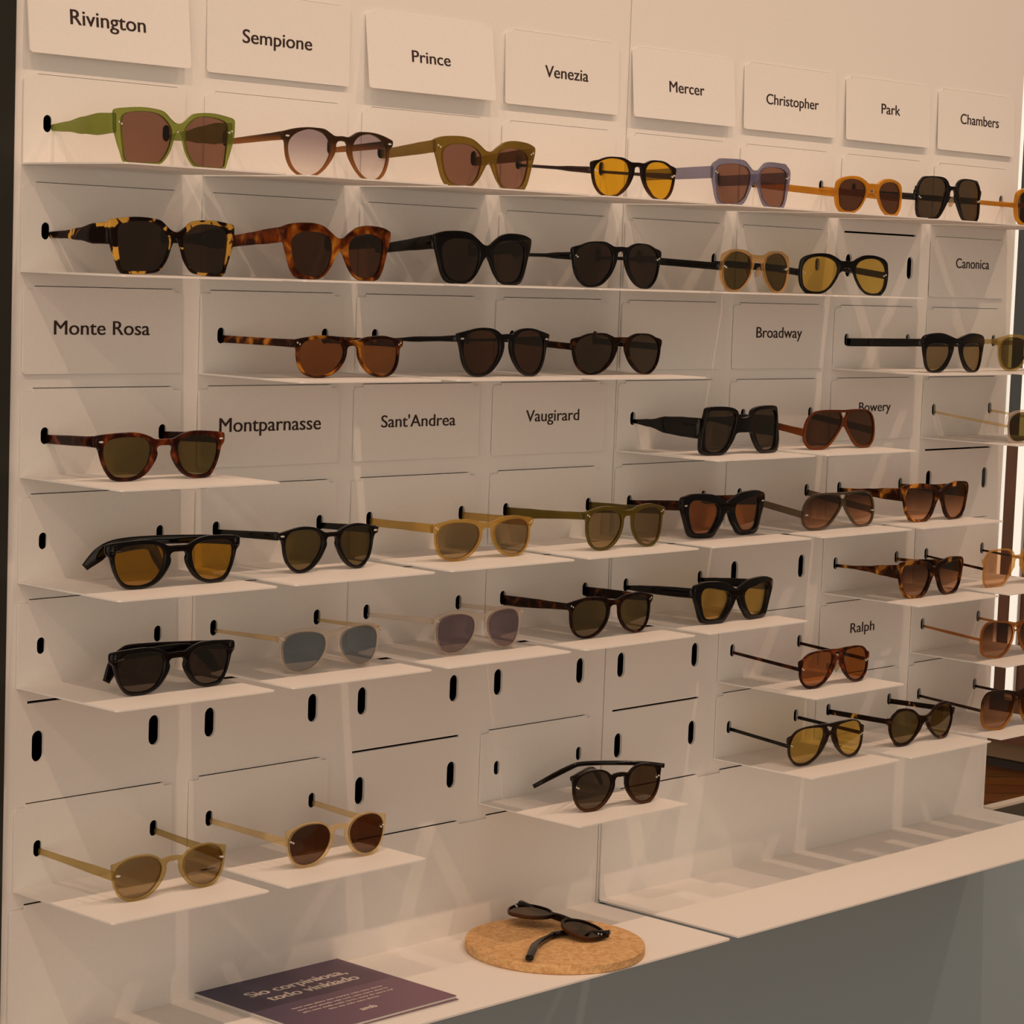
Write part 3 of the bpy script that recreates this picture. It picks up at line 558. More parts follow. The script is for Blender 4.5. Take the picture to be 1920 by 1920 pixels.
def build_lens(lp, mat, root, depth=0.0016, th=0.0012):
    lp = offset(lp, -0.0005)
    cx = sum(p[0] for p in lp) / len(lp); cz = sum(p[1] for p in lp) / len(lp)
    bm = bmesh.new(); n = len(lp); sides = []
    for dep in (depth, depth + th):
        rg = []
        for s in (1.0, 0.66, 0.33):
            rg.append([bm.verts.new((cx + (x - cx) * s, bendy(cx + (x - cx) * s, cz + (z - cz) * s) + dep, cz + (z - cz) * s)) for x, z in lp])
        c = bm.verts.new((cx, bendy(cx, cz) + dep, cz))
        for k in (0, 1):
            for i in range(n):
                j = (i + 1) % n; bm.faces.new((rg[k][i], rg[k][j], rg[k + 1][j], rg[k + 1][i]))
        for i in range(n): bm.faces.new((rg[2][i], rg[2][(i + 1) % n], c))
        sides.append(rg[0])
    e0 = [bm.verts.new(v.co) for v in sides[0]]; e1 = [bm.verts.new(v.co) for v in sides[1]]   # own rim so the faces stay evenly curved
    for i in range(n):
        j = (i + 1) % n; bm.faces.new((e0[i], e0[j], e1[j], e1[i]))
    o = link('lens', bm, mat, root, smooth=True)
    o['label'] = 'tinted lens'
    return o
def build_temple(path, heights, thick, mat, root, name='temple'):
    """path: centre points from hinge to tip; heights: list matching path"""
    bm = bmesh.new(); prev = None; first = None
    n = len(path)
    for i, p in enumerate(path):
        p = Vector(p)
        a = Vector(path[max(0, i - 1)]); b = Vector(path[min(n - 1, i + 1)])
        t = (b - a).normalized()
        side = t.cross(Vector((0, 0, 1)))
        if side.length < 1e-4: side = Vector((1, 0, 0))
        side.normalize(); up = side.cross(t).normalized()
        h = heights[i] / 2; w = thick / 2; r = min(w * 0.7, h * 0.7)
        sec = []
        for qx, qz, a0 in ((w - r, h - r, 0), (-w + r, h - r, 90), (-w + r, -h + r, 180), (w - r, -h + r, 270)):
            for k in (0, 45, 90):
                ang = math.radians(a0 + k); sec.append((qx + r * math.cos(ang), qz + r * math.sin(ang)))
        ring = [bm.verts.new(p + side * x + up * z) for x, z in sec]
        if prev:
            for k in range(len(ring)):
                j = (k + 1) % len(ring); bm.faces.new((prev[k], prev[j], ring[j], ring[k]))
        else: first = ring
        prev = ring
    bm.faces.new(first); bm.faces.new(list(reversed(prev)))
    return link(name, bm, mat, root, smooth=True)
def interp(xs, ys, n):
    out = []
    for i in range(n):
        t = i / (n - 1)
        for k in range(len(xs) - 1):
            if t <= xs[k + 1] + 1e-9:
                f = (t - xs[k]) / (xs[k + 1] - xs[k]); f = f * f * (3 - 2 * f)
                out.append(ys[k] + (ys[k + 1] - ys[k]) * f); break
    return out
def smooth_path(P, n=5):
    if len(P) < 3: return P
    out = []
    for i in range(len(P) - 1):
        p0 = Vector(P[max(0, i - 1)]); p1 = Vector(P[i]); p2 = Vector(P[i + 1]); p3 = Vector(P[min(len(P) - 1, i + 2)])
        for k in range(n):
            t = k / n
            out.append(0.5 * ((2 * p1) + (p2 - p0) * t + (2 * p0 - 5 * p1 + 4 * p2 - p3) * t * t + (3 * p1 - p0 - 3 * p2 + p3) * t ** 3))
    out.append(Vector(P[-1]))
    return out
def disc(bm, x, z, r, y0, y1, n=10, sxx=1.0):
    a = [bm.verts.new((x + r * sxx * math.cos(2 * math.pi * i / n), y0, z + r * math.sin(2 * math.pi * i / n))) for i in range(n)]
    b = [bm.verts.new((v.co.x, y1, v.co.z)) for v in a]
    bm.faces.new(a); bm.faces.new(list(reversed(b)))
    for i in range(n):
        j = (i + 1) % n; bm.faces.new((a[i], a[j], b[j], b[i]))
def make_sunglasses(root, shape, sx, szz, frame, lens, temple=None, heights=(8, 8, 7.5, 7, 6.5), hx=None,
                    thick=0.0042, tthick=0.0036, fold=None, rivets=None, d=0.09, xc=0.095, tipz=0.0315, pads=False, hz=None):
    temple = temple or frame
    fr, outer, holes = build_front(shape, sx, szz, thick, frame, root)
    for lp in holes[:2]: build_lens(lp, lens, root, depth=thick * 0.38)
    lx, lz = min(outer)
    # middle height of the end piece
    ends = [z for x, z in outer if x < lx + 0.0035]
    lz = (max(ends) + min(ends)) / 2 if hz is None else hz
    lz = min(lz, max(ends) - 0.001)
    hw = -lx
    if fold:
        for key, sgn in (('r', 1), ('l', -1)):
            P = smooth_path(fold[key]); n = len(P)
            hh = interp((0, .3, .6, .8, 1), fold.get('h', (8, 8, 8, 9.5, 9)), n)
            build_temple(P, [h / 1000 for h in hh], tthick, temple, root)
    else:
        for sgn in (-1, 1):
            ax = sgn * (hw - tthick * 0.5 - 0.0006)
            ay = bendy(ax, lz) + thick - 0.0010
            bx = (HOLE_X[0] if sgn < 0 else HOLE_X[1]) - xc + 0.0030
            by = d + 0.0010
            n = 16
            hh = interp((0, .25, .5, .75, 1), heights, n)
            P = []
            for i in range(n):
                t = i / (n - 1)
                P.append((ax + (bx - ax) * t, ay + (by - ay) * t, lz + (tipz - lz) * t))
            build_temple(P, [h / 1000 for h in hh], tthick, temple, root)
    if rivets:
        for sgn in (-1, 1):
            bm = bmesh.new()
            x = hw - 0.0055; y = bendy(x, lz)
            if rivets == 'bar': disc(bm, sgn * x, lz, 0.0009, y - 0.0003, y + 0.001, sxx=2.6)
            else:
                disc(bm, sgn * (x + 0.0012), lz + 0.0008, 0.0009, y - 0.0003, y + 0.001)
                disc(bm, sgn * (x - 0.0016), lz - 0.0006, 0.0009, y - 0.0003, y + 0.001)
            rv = link('rivet', bm, STEEL, fr)
            rv['label'] = 'small silver rivet'
    if pads:
        for sgn in (-1, 1):
            bm = bmesh.new()
            bmesh.ops.create_icosphere(bm, subdivisions=2, radius=1.0, matrix=Matrix.Translation((sgn * 0.0085, 0.008, 0.021 * szz)) @ Matrix.Rotation(sgn * 0.35, 4, 'Y') @ Matrix.Diagonal((0.0018, 0.0035, 0.0065, 1)))
            p_ = link('nose_pad', bm, acetate('clear_pad', rgb(200, 170, 130), 0.5, rgb(235, 215, 190)), fr, smooth=True)
            p_['label'] = 'clear nose pad'
    return root
BLACK = acetate('black_acetate', (0.005, 0.0035, 0.003, 1), spec=0.3, coat=0.0, rough=0.06)
DKBROWN = acetate('dark_brown_acetate', rgb(40, 22, 13), spec=0.3, coat=0)
GREEN = acetate('clear_green_acetate', rgb(116, 126, 54), 0.55, rgb(186, 196, 104))
OLIVE = acetate('clear_olive_acetate', rgb(112, 86, 30), 0.72, rgb(190, 160, 80))
OLIVEG = acetate('moss_green_acetate', rgb(92, 78, 26), 0.75, rgb(170, 150, 70))
LILAC = acetate('clear_lilac_acetate', rgb(116, 112, 136), 0.55, rgb(186, 184, 204))
AMBER = acetate('honey_amber_acetate', rgb(196, 132, 30), 0.82, rgb(230, 170, 60))
CHAMP = acetate('champagne_crystal', rgb(204, 160, 100), 0.42, rgb(244, 214, 164))
YELLOW = acetate('yellow_crystal', rgb(184, 148, 74), 0.45, rgb(234, 206, 136))
CLEAR = acetate('clear_crystal', rgb(222, 206, 190), 0.30, rgb(248, 242, 234))
PALE = acetate('pale_champagne_crystal', rgb(216, 190, 142), 0.36, rgb(246, 230, 192))
SAGE = acetate('sage_crystal', rgb(166, 142, 82), 0.42, rgb(228, 210, 158))
GREYC = acetate('smoke_grey_crystal', rgb(98, 84, 66), 0.68, rgb(190, 172, 146))
TAN = acetate('caramel_crystal', rgb(172, 106, 44), 0.62, rgb(230, 170, 100))
HONEY = acetate('pale_honey_crystal', rgb(200, 152, 78), 0.5, rgb(244, 208, 150))
BRFADE = fade('brown_fade', rgb(52, 36, 22), rgb(146, 92, 46), 0.96, 0.66, rgb(200, 150, 100))
DKFADE = fade('black_fade', rgb(24, 16, 12), rgb(78, 46, 26), 1.0, 0.9, rgb(150, 100, 60), 0.0, 0.5)
TEAFADE = fade('tea_fade', rgb(52, 30, 16), rgb(176, 124, 58), 1.0, 0.55, rgb(226, 180, 110), 0.2, 0.7)
REDBR = fade('red_brown_fade', rgb(84, 40, 18), rgb(116, 60, 26), 0.98, 0.85, rgb(200, 110, 60))
T_CREAM = tortoise('cream_tortoise', rgb(26, 15, 11), rgb(70, 36, 14), rgb(216, 166, 74), 58, (0.54, 0.57, 0.60), 0.96)
T_ORANGE = tortoise('orange_tortoise', rgb(58, 24, 9), rgb(128, 60, 17), rgb(206, 134, 46), 55, (0.41, 0.54, 0.70), 0.95, 1.3)
T_RED = tortoise('red_tortoise', rgb(30, 12, 8), rgb(62, 25, 12), rgb(132, 64, 30), 60, (0.44, 0.57, 0.70), 0.97, 2.1)
T_AMBER = tortoise('amber_tortoise', rgb(40, 19, 10), rgb(92, 46, 15), rgb(196, 126, 40), 55, (0.46, 0.55, 0.66), 0.95, 3.7)
T_DARK = tortoise('dark_tortoise', rgb(26, 15, 11), rgb(46, 24, 14), rgb(112, 62, 28), 70, (0.46, 0.58, 0.70), 0.98, 5.1)
T_GOLD = tortoise('golden_tortoise', rgb(42, 19, 9), rgb(104, 54, 17), rgb(214, 150, 62), 48, (0.47, 0.56, 0.66), 0.93, 7.3)
L_BROWN = lens_mat('brown_lens', rgb(146, 108, 92), 0.06)
L_DKBR = lens_mat('dark_brown_lens', rgb(92, 58, 38), 0.06)
L_GREY = lens_mat('dark_grey_lens', rgb(84, 70, 54), 0.06)
L_GREEN = lens_mat('bottle_green_lens', rgb(112, 96, 50), 0.06)
L_BLACK = lens_mat('black_lens', rgb(58, 42, 34), 0.06)
L_YEL = lens_mat('bright_yellow_lens', rgb(236, 184, 36), 0.06)
L_PYEL = lens_mat('pale_yellow_lens', rgb(240, 204, 100), 0.06)
L_GOLD = lens_mat('gold_lens', rgb(200, 148, 26), 0.06)
L_FADE = lens_mat('grey_fade_lens', rgb(176, 162, 170), 0.06, rgb(246, 238, 236))
L_BFADE = lens_mat('brown_fade_lens', rgb(84, 48, 28), 0.06, rgb(214, 160, 120))
L_OLV = lens_mat('light_olive_lens', rgb(160, 138, 100), 0.06)
L_BLUE = lens_mat('blue_lens', rgb(140, 146, 150), 0.10, haze=0.35, haze_col=rgb(112, 128, 142))
L_VIO = lens_mat('violet_grey_lens', rgb(150, 132, 138), 0.06, haze=0.25, haze_col=rgb(126, 112, 126))
L_COGN = lens_mat('cognac_lens', rgb(176, 108, 54), 0.06)
L_ROSE = lens_mat('rose_tea_lens', rgb(226, 180, 140), 0.06)
STD = (8, 7.5, 7, 6.5, 6)
THIN = (3.6, 3.2, 3.0, 2.8, 2.6)
FH = (8, 8, 8.5, 12, 7)
FOLD5 = dict(r=[(.072, .004, .036), (.045, .022, .0375), (.0, .045, .0365), (-.030, .056, .0330), (-.041, .062, .024), (-.052, .068, .0125)],
             l=[(-.072, .004, .036), (-.045, .012, .037), (-.020, .022, .036), (-.005, .030, .029), (.010, .036, .011)], h=FH)
FOLD6 = dict(r=[(.068, .004, .035), (.04, .014, .0365), (-.022, .029, .037), (-.038, .031, .034), (-.045, .033, .024), (-.053, .034, .0085)],
             l=[(-.068, .004, .035), (-.04, .009, .036), (.02, .014, .0355), (.044, .017, .027), (.062, .019, .010)], h=FH)
FOLD8 = dict(r=[(.068, .004, .038), (.045, .022, .040), (.0, .055, .0385), (-.016, .066, .033), (-.051, .083, .0135)],
             l=[(-.068, .004, .038), (-.045, .014, .040), (-.018, .030, .039), (.000, .040, .032), (.018, .049, .016)], h=(5, 5, 5, 6, 4.5))
# row, column, frame, lens, temple, options, label of the glasses, short phrase used for their shelf
G = [
 (1, 0, GREEN, L_BROWN, None, dict(heights=(17, 19, 15, 9, 6), rivets='dot'), 'clear green square sunglasses with brown lenses on the top left shelf', 'green'),
 (1, 1, BRFADE, L_FADE, BRFADE, dict(heights=(8, 7, 6.5, 6, 5), rivets='bar'), 'round glasses in fading brown with almost clear lenses, right of the green pair', 'clear lensed brown'),
 (1, 2, OLIVE, L_BROWN, None, dict(heights=(12, 12, 11, 10, 9), rivets='dot'), 'olive brown cat-eye sunglasses with brown lenses in the top row', 'olive cat-eye'),
 (1, 3, DKFADE, L_YEL, DKBROWN, dict(heights=(7, 6, 3.6, 3.4, 3.2), rivets='dot', thick=.0038), 'dark brown round sunglasses with bright yellow lenses in the top row', 'yellow lensed round'),
 (1, 4, LILAC, L_BROWN, None, dict(heights=(13, 13, 12.5, 12, 12), rivets='dot'), 'translucent lilac blue square sunglasses with brown lenses', 'lilac'),
 (1, 5, AMBER, L_DKBR, None, dict(heights=(8, 8, 8, 8, 7.5)), 'opaque honey amber sunglasses with dark lenses, right of the lilac pair', 'whole honey amber'),
 (1, 6, BLACK, L_GREY, None, dict(heights=(8, 8, 7.5, 7.5, 7), rivets='dot', pads=True), 'black square sunglasses with grey green lenses between two honey amber pairs', 'black square, near the top right corner,'),
 (1, 7, AMBER, L_DKBR, None, dict(heights=(6, 6, 6, 6, 6)), 'honey amber sunglasses cut off by the right edge in the top row', 'cut off honey amber'),
 (2, 0, T_CREAM, L_BLACK, None, dict(heights=(19, 18, 11, 7, 6)), 'square sunglasses in black and cream tortoiseshell below the green pair', 'cream tortoiseshell'),
 (2, 1, T_ORANGE, L_DKBR, None, dict(heights=(14, 14, 12, 11, 11)), 'orange brown tortoiseshell cat-eye sunglasses in the second row', 'orange tortoiseshell cat-eye'),
 (2, 2, BLACK, L_BLACK, None, dict(heights=(14, 13, 11, 10, 9)), 'black cat-eye sunglasses with thick temples in the second row', 'black cat-eye'),
 (2, 3, BLACK, L_BLACK, None, dict(heights=(8, 7, 4, 3.8, 3.6), rivets='dot'), 'black round keyhole sunglasses right of the black cat-eye pair', 'second row black round'),
 (2, 4, CHAMP, L_GREEN, BLACK, dict(heights=(8, 8, 8, 8, 4), rivets='dot', pads=True), 'champagne crystal round sunglasses with dark green lenses and black temples', 'champagne crystal'),
 (2, 5, BLACK, L_PYEL, None, dict(yaw=-15, sx=1.02, heights=(8, 8, 8, 8, 8), rivets='dot'), 'black rounded sunglasses with pale yellow lenses, rightmost of the second row', 'pale yellow lensed'),
 (3, 1, T_AMBER, L_COGN, None, dict(heights=(7.5, 7, 7, 7, 7), rivets='dot'), 'amber tortoiseshell sunglasses with brown lenses in the third row', 'amber tortoiseshell'),
 (3, 2, BLACK, L_DKBR, None, dict(heights=(6.5, 5, 5.5, 3, 3), rivets='bar'), 'large black round sunglasses with dark brown lenses in the middle of the third row', 'large dark round'),
 (3, 3, T_DARK, L_GREY, None, dict(heights=(7, 7, 7, 7, 6)), 'smaller dark round sunglasses with short temple, left of the blank plate', 'smaller dark round'),
 (3, 6, BLACK, L_OLV, None, dict(heights=(9, 10, 10, 10, 10)), 'thick black sunglasses with light brown lenses at the right of the third row', 'thick black'),
 (3, 7, SAGE, L_GREEN, None, dict(heights=(6, 6, 6, 6, 6)), 'pale olive crystal round sunglasses cut off by the right edge in the third row', 'pale olive, third row right end,'),
 (4, 0, T_RED, L_GREEN, None, dict(heights=(10, 9, 9, 8.5, 8), rivets='bar'), 'dark red tortoiseshell sunglasses with green lenses, left of three sign plates', 'dark red tortoiseshell'),
 (4, 4, BLACK, L_GREY, None, dict(heights=(23, 22, 19, 9, 4.5), thick=.006, hz=.031), 'oversized black square sunglasses with very wide temples', 'oversized black'),
 (4, 5, REDBR, L_DKBR, None, dict(heights=(9, 8, 8, 7.5, 7)), 'red brown aviator sunglasses covering part of a sign', 'red brown aviator'),
 (4, 7, CLEAR, L_GREEN, PALE, dict(heights=(3.5, 3.5, 3, 3, 3)), 'clear framed sunglasses with green lenses cut off by the right edge in the fourth row', 'clear framed, fourth row right end,'),
 (5, 0, BLACK, L_GOLD, None, dict(fold=FOLD5, rivets='bar'), 'black sunglasses with gold lenses and temples folded in, lower left', 'gold lensed folded'),
 (5, 1, BLACK, L_GREEN, None, dict(heights=(8, 7.5, 7, 6.5, 6), rivets='bar'), 'black panto sunglasses with olive lenses, left of the yellow crystal pair', 'black panto'),
 (5, 2, YELLOW, L_OLV, None, dict(heights=(9, 9, 8, 8, 8), rivets='dot'), 'yellow crystal sunglasses with grey lenses', 'yellow crystal'),
 (5, 3, OLIVEG, L_OLV, None, dict(heights=(8, 8, 9, 11, 12), rivets='dot'), 'moss green sunglasses with brown lenses, right of the yellow crystal pair', 'moss green'),
 (5, 4, BLACK, L_COGN, T_RED, dict(heights=(11, 11, 11, 10, 10), thick=.006, rivets='bar'), 'chunky black square sunglasses with brown lenses, left of the smoke grey aviators', 'brown lensed chunky black'),
 (5, 5, GREYC, L_BFADE, None, dict(heights=(8, 8, 8, 7.5, 7), rivets='bar'), 'smoke grey crystal aviator sunglasses with brown lenses', 'smoke grey aviator'),
 (5, 6, T_GOLD, L_BFADE, None, dict(heights=(16, 14, 10, 7, 6)), 'golden tortoiseshell flat-topped sunglasses in the upper of two such shelves', 'upper golden tortoiseshell'),
 (6, 0, BLACK, L_BLACK, None, dict(fold=FOLD6, rivets='bar'), 'black sunglasses with black lenses and temples folded in, lower left', 'black lensed folded'),
 (6, 1, CLEAR, L_BLUE, PALE, dict(heights=(5, 4.5, 4, 3.5, 3), rivets='dot'), 'clear crystal sunglasses with blue lenses', 'blue lensed'),
 (6, 2, CLEAR, L_VIO, None, dict(heights=(6, 5.5, 5, 4.5, 4), rivets='dot'), 'clear crystal sunglasses with violet grey lenses', 'violet lensed'),
 (6, 3, T_DARK, L_GREEN, None, dict(heights=(7, 8, 10, 11, 11.5), rivets='dot'), 'very dark tortoiseshell sunglasses right of the violet lensed pair', 'very dark tortoiseshell'),
 (6, 4, BLACK, L_PYEL, None, dict(heights=(11, 11, 10, 8, 5), thick=.006), 'chunky black square sunglasses with pale yellow lenses', 'yellow lensed chunky black'),
 (6, 6, T_GOLD, L_BFADE, None, dict(heights=(17, 13, 7, 4, 4), thick=.005), 'tortoiseshell flat-topped sunglasses with tapering temples, the lower of two such pairs', 'lower golden tortoiseshell'),
 (6, 7, HONEY, L_ROSE, T_RED, dict(heights=THIN, thick=.003, tthick=.0024), 'pale honey square glasses with nearly clear lenses at the right edge', 'pale honey'),
 (7, 5, T_RED, L_COGN, None, dict(heights=(4.5, 4.2, 4, 3.8, 3.6), tthick=.0026, thick=.0036, rivets='dot', pads=True), 'thin tortoiseshell aviator sunglasses with brown lenses, above the yellow lensed aviators', 'brown lensed thin aviator'),
 (7, 7, TAN, L_BFADE, None, dict(heights=(3.6, 3.6, 4, 3.4, 3), tthick=.0024, thick=.0036), 'caramel square sunglasses cut off by the right edge, between honey and dark pairs', 'caramel'),
 (8, 0, SAGE, L_OLV, None, dict(heights=(9, 8.5, 7, 6, 5.5), rivets='bar'), 'sage crystal round sunglasses on the lowest left shelf', 'sage crystal'),
 (8, 1, PALE, L_DKBR, None, dict(heights=(8, 7, 6, 5.5, 5), rivets='dot'), 'pale champagne crystal round sunglasses with solid brown lenses', 'pale champagne'),
 (8, 3, DKFADE, L_GREY, BLACK, dict(yaw=-6, sx=1.02, fold=FOLD8, rivets='dot'), 'black round sunglasses with one temple sticking out to the left', 'crooked black round'),
 (8, 5, DKBROWN, L_PYEL, BLACK, dict(yaw=-1.0, sx=1.08, heights=(4.5, 4.2, 4.2, 4.2, 4.2), tthick=.0026, thick=.0036, rivets='dot'), 'thin black aviator sunglasses with yellow lenses on the lowest shelf row', 'yellow lensed aviator'),
 (8, 6, T_DARK, L_GREEN, T_CREAM, dict(heights=(6.5, 6.5, 6.5, 6.5, 6.5)), 'dark angular round sunglasses with tortoiseshell temples, lowest row at right', 'angular round'),
 (8, 7, TEAFADE, L_BFADE, DKBROWN, dict(heights=(4, 4, 4, 3.6, 3.4), tthick=.0024, thick=.0036), 'brown square sunglasses with double bridge at the lower right edge', 'double bridge brown'),
]
random.seed(3)
for r, c, fmat, lmat, tmat, opt, label, short in G:
    shape, xr, d, sx, sy = KINDS[(r, c)], *FIT[(r, c)]
    yaw = opt.pop('yaw', 0); sx = opt.pop('sx', sx)
    make_shelf(r, c, 'white folded shelf under the %s sunglasses' % short.rstrip(',') )
    root = empty('sunglasses', (cx0(c) + xr, -d - 0.0024, sz(r) + 0.0003))
    root.rotation_euler = (0, 0, math.radians(yaw))
    make_sunglasses(root, shape, sx, sy, fmat, lmat, tmat, d=d, xc=xr, **opt)
    tag(root, label, 'sunglasses', 'sunglasses on the display shelves')

# ------------------------------------------------------------------ cork disc with folded sunglasses
def cork():
    mt, nt, N, L = newmat('cork')
    b = N['Principled BSDF']; b.inputs['Roughness'].default_value = 0.9
    tc = N.new('ShaderNodeTexCoord')
    v = N.new('ShaderNodeTexVoronoi'); v.inputs['Scale'].default_value = 420
    n2 = N.new('ShaderNodeTexNoise'); n2.inputs['Scale'].default_value = 160; n2.inputs['Detail'].default_value = 4
    L.new(tc.outputs['Object'], v.inputs['Vector']); L.new(tc.outputs['Object'], n2.inputs['Vector'])
    r = N.new('ShaderNodeValToRGB'); e = r.color_ramp.elements
    e[0].position = 0.3; e[0].color = rgb(184, 134, 80); e[1].position = 0.7; e[1].color = rgb(232, 192, 136)
    mx = N.new('ShaderNodeMix'); mx.data_type = 'RGBA'; mx.inputs['Factor'].default_value = 0.35
    L.new(n2.outputs['Fac'], r.inputs['Fac']); L.new(r.outputs['Color'], mx.inputs['A'])
    r2 = N.new('ShaderNodeValToRGB'); r2.color_ramp.elements[0].color = rgb(196, 146, 90); r2.color_ramp.elements[1].color = rgb(238, 204, 156)
    sp = N.new('ShaderNodeSeparateColor'); L.new(v.outputs['Color'], sp.inputs[0]); L.new(sp.outputs[0], r2.inputs['Fac'])
    L.new(r2.outputs['Color'], mx.inputs['B']); L.new(mx.outputs['Result'], b.inputs['Base Color'])
    bp = N.new('ShaderNodeBump'); bp.inputs['Strength'].default_value = 0.4; bp.inputs['Distance'].default_value = 0.001
    L.new(v.outputs['Distance'], bp.inputs['Height']); L.new(bp.outputs[0], b.inputs['Normal'])
    return mt
DC = (0.6085, -0.1105)
bm = bmesh.new(); n = 72; R_ = 0.0945; rings = []
for rr, zz in ((R_ - 0.0012, 0.0), (R_, 0.0012), (R_, 0.0088), (R_ - 0.0004, 0.0096), (R_ - 0.0014, 0.0100)):
    rings.append([bm.verts.new((rr * math.cos(2 * math.pi * i / n), rr * math.sin(2 * math.pi * i / n), zz)) for i in range(n)])
for k in range(len(rings) - 1):
    for i in range(n):
        j = (i + 1) % n; bm.faces.new((rings[k][i], rings[k][j], rings[k + 1][j], rings[k + 1][i]))
bm.faces.new(rings[0]); bm.faces.new(rings[-1])
tag(link('cork_disc', bm, cork(), loc=(DC[0], DC[1], ZL + 0.0001)), 'round cork disc lying on the left ledge', 'cork disc')

root = empty('sunglasses', (0, 0, 0))
ax = Vector((0.10, -0.97, -0.085)).normalized(); az = Vector((0.97, 0.10, 0.06)); az = (az - ax * az.dot(ax)).normalized(); ay = az.cross(ax)
MW = Matrix(((ax.x, ay.x, az.x, 0.6160), (ax.y, ay.y, az.y, -0.0880), (ax.z, ay.z, az.z, ZL + 0.0238), (0, 0, 0, 1)))
IW = MW.inverted()
ZT = ZL + 0.0145
wpath = [(0.6530, -0.1470, ZL + 0.0185), (0.645, -0.1280, ZL + 0.0155), (0.626, -0.1080, ZT), (0.598, -0.1080, ZT), (0.566, -0.1220, ZT + 0.001), (0.546, -0.1360, ZT + 0.001), (0.526, -0.1500, ZT)]
FOLDC = dict(r=[tuple(IW @ Vector(p)) for p in wpath],
             l=[(-.060, .004, .036), (-.03, .0062, .035), (.0, .0062, .034), (.03, .0062, .032)], h=(7, 7, 8, 9, 8))
make_sunglasses(root, 'clear_round', 0.97, 0.98, DKFADE, L_GREY, BLACK, fold=FOLDC, rivets='dot', tthick=.0048)
root.matrix_world = MW
tag(root, 'dark sunglasses lying folded on the cork disc', 'sunglasses')

# ------------------------------------------------------------------ leaflets
def cover():
    mt, nt, N, L = newmat('purple_cover')
    b = N['Principled BSDF']; b.inputs['Roughness'].default_value = 0.5
    tc = N.new('ShaderNodeTexCoord'); sp = N.new('ShaderNodeSeparateXYZ')
    L.new(tc.outputs['Generated'], sp.inputs[0])
    ad = N.new('ShaderNodeMath'); ad.operation = 'SUBTRACT'
    L.new(sp.outputs['X'], ad.inputs[0]); L.new(sp.outputs['Y'], ad.inputs[1])
    r = N.new('ShaderNodeValToRGB'); e = r.color_ramp.elements
    mr = N.new('ShaderNodeMapRange'); mr.inputs['From Min'].default_value = -1; mr.inputs['From Max'].default_value = 1
    L.new(ad.outputs[0], mr.inputs['Value'])
    e[0].position = 0.15; e[0].color = rgb(62, 54, 84); e[1].position = 0.85; e[1].color = rgb(122, 90, 108)
    L.new(mr.outputs[0], r.inputs['Fac']); L.new(r.outputs['Color'], b.inputs['Base Color'])
    return mt
PAPER = plain('white_paper', (0.78, 0.75, 0.71, 1), 0.7)
TXT = plain('pale_print', rgb(240, 228, 220), 0.6)
LW, LH = 0.187, 0.17
def leaflet(loc, rz, label, printed):
    rt = empty('leaflet', loc); rt.rotation_euler = (0, 0, rz)
    bm = bmesh.new()
    for k in range(3): box(bm, 0.0003 * k, LW - 0.0003 * k, -LH + 0.0004 * k, 0, 0.0007 * k, 0.0007 * k + 0.0006)
    link('pages', bm, PAPER, rt)
    bm = bmesh.new(); box(bm, 0, LW, -LH, 0, 0.00215, 0.0024)
    cv = link('cover', bm, cover(), rt); cv['label'] = 'purple printed cover'
    if printed:
        def line(txt, x, y, w, h, name, lab):
            me = text_mesh(txt, w, h, 0.05 if name == 'title' else 0.03); me.materials.append(TXT)
            t = bpy.data.objects.new(name, me); COL.objects.link(t); t.parent = cv
            t.location = (x, y, 0.00255); t['label'] = lab
        line('Sio corpiniosa,', 0.032, -0.047, 0.126, 0.0150, 'title', 'pale bold title line')
        line('todo vinkiado', 0.040, -0.068, 0.116, 0.0150, 'title', 'pale bold title line')
        rows = ['lorni casu pinto eso marina vole tuso denta', 'sorti ame pinodo vale roni, esta maro dino lu', 'pira tosa vinda mele corta, somi da vetra nol', 'tino asa vole mira dento']
        for i, tx_ in enumerate(rows):
            line(tx_, 0.036 if i < 3 else 0.062, -0.101 - i * 0.0075, 0.118 if i < 3 else 0.066, 0.0036, 'small_print', 'small pale print')
        line('amb', 0.084, -0.146, 0.020, 0.0085, 'logo', 'small pale logo')
    return tag(rt, label, 'leaflet')
leaflet((0.2135, -0.0040, ZL + 0.0001), math.radians(-0.4), 'lower leaflet of two, its pale page edges showing under the purple cover', False)
leaflet((0.2115, -0.0032, ZL + 0.0026), math.radians(0.6), 'purple leaflet with a pale two-line title, on top at the left of the ledge', True)

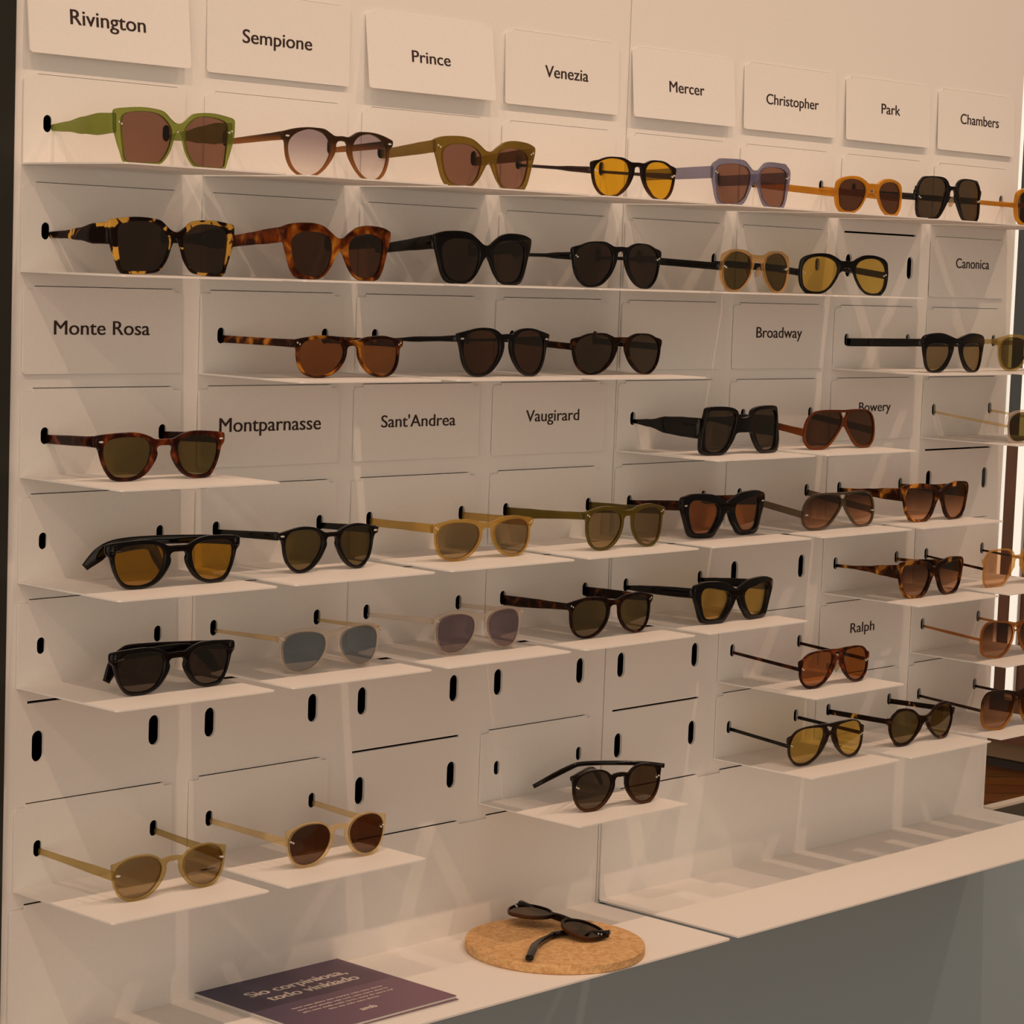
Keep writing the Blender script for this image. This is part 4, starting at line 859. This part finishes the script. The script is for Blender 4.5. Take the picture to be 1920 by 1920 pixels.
# ------------------------------------------------------------------ beyond the right end of the display
bm = bmesh.new(); box(bm, 1.604, 2.6, -0.012, 0.004, -0.8828, -0.8795)
tag(link('trim_3', bm, plain('pale_edge', rgb(216, 204, 188), 0.5)), kind='structure')
bm = bmesh.new(); box(bm, 1.604, 2.6, -0.0125, -0.0102, -0.945, -0.8832)  # dark sheet standing in for the shade on this stretch of cabinet
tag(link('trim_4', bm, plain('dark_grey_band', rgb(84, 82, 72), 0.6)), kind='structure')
bm = bmesh.new(); box(bm, 6.0, 6.1, -2.0, 6.0, -1.8, 1.6)
tag(link('wall_far', bm, plain('beige_paint', rgb(150, 122, 92), 0.7)), kind='structure')
bm = bmesh.new(); box(bm, 5.97, 6.0, -2.0, 6.0, -1.8, -1.775)
tag(link('baseboard_far', bm, plain('dark_skirting', rgb(40, 22, 14), 0.6)), kind='structure')
BRN = plain('brown_veneer', rgb(96, 54, 26), 0.45, noise=0.25, nscale=6)
TEAL = plain('dark_teal_glass', rgb(22, 34, 38), 0.15)
bm = bmesh.new(); box(bm, 5.90, 5.97, 1.6, 3.2, -1.70, -0.62)
tag(link('wood_panel', bm, BRN), 'brown wooden panel on the far wall behind the right end of the display', 'panel')
bm = bmesh.new(); box(bm, 5.90, 5.97, 1.6, 3.2, -0.62, 1.5)
tag(link('glass_panel', bm, TEAL), 'dark teal panel on the far wall above the brown wooden panel', 'panel')
def glow(name, col, s):
    mt, nt, N, L = newmat(name)
    b = N['Principled BSDF']; b.inputs['Emission Color'].default_value = col; b.inputs['Emission Strength'].default_value = s
    return mt
lt = empty('light_strip', (5.88, 2.597, -0.6))
bm = bmesh.new(); box(bm, 0.004, 0.019, -0.0155, 0.0155, -0.95, 0.30)
link('housing', bm, WHITE, lt)
bm = bmesh.new(); box(bm, 0.0, 0.004, -0.014, 0.014, -0.94, 0.29)
link('diffuser', bm, glow('led_glow', (1.0, 0.93, 0.78, 1), 0.62), lt)
tag(lt, 'tall upright strip of white light at the right edge behind the display', 'light')
le = empty('light_strip', (1.6050, 0.0, -0.35))  # wall edge catching the light, drawn as a strip with its own glow
bm = bmesh.new(); box(bm, 0.0, 0.006, 0.002, 0.016, -0.37, 0.46)
link('housing', bm, WHITE, le)
bm = bmesh.new(); box(bm, 0.0, 0.006, 0.0, 0.002, -0.37, 0.46)
link('diffuser', bm, glow('lit_edge_glow', (1.0, 0.95, 0.82, 1), 0.55), le)
tag(le, 'thin bright right edge of the display wall, its light put in as a white glow', 'light')
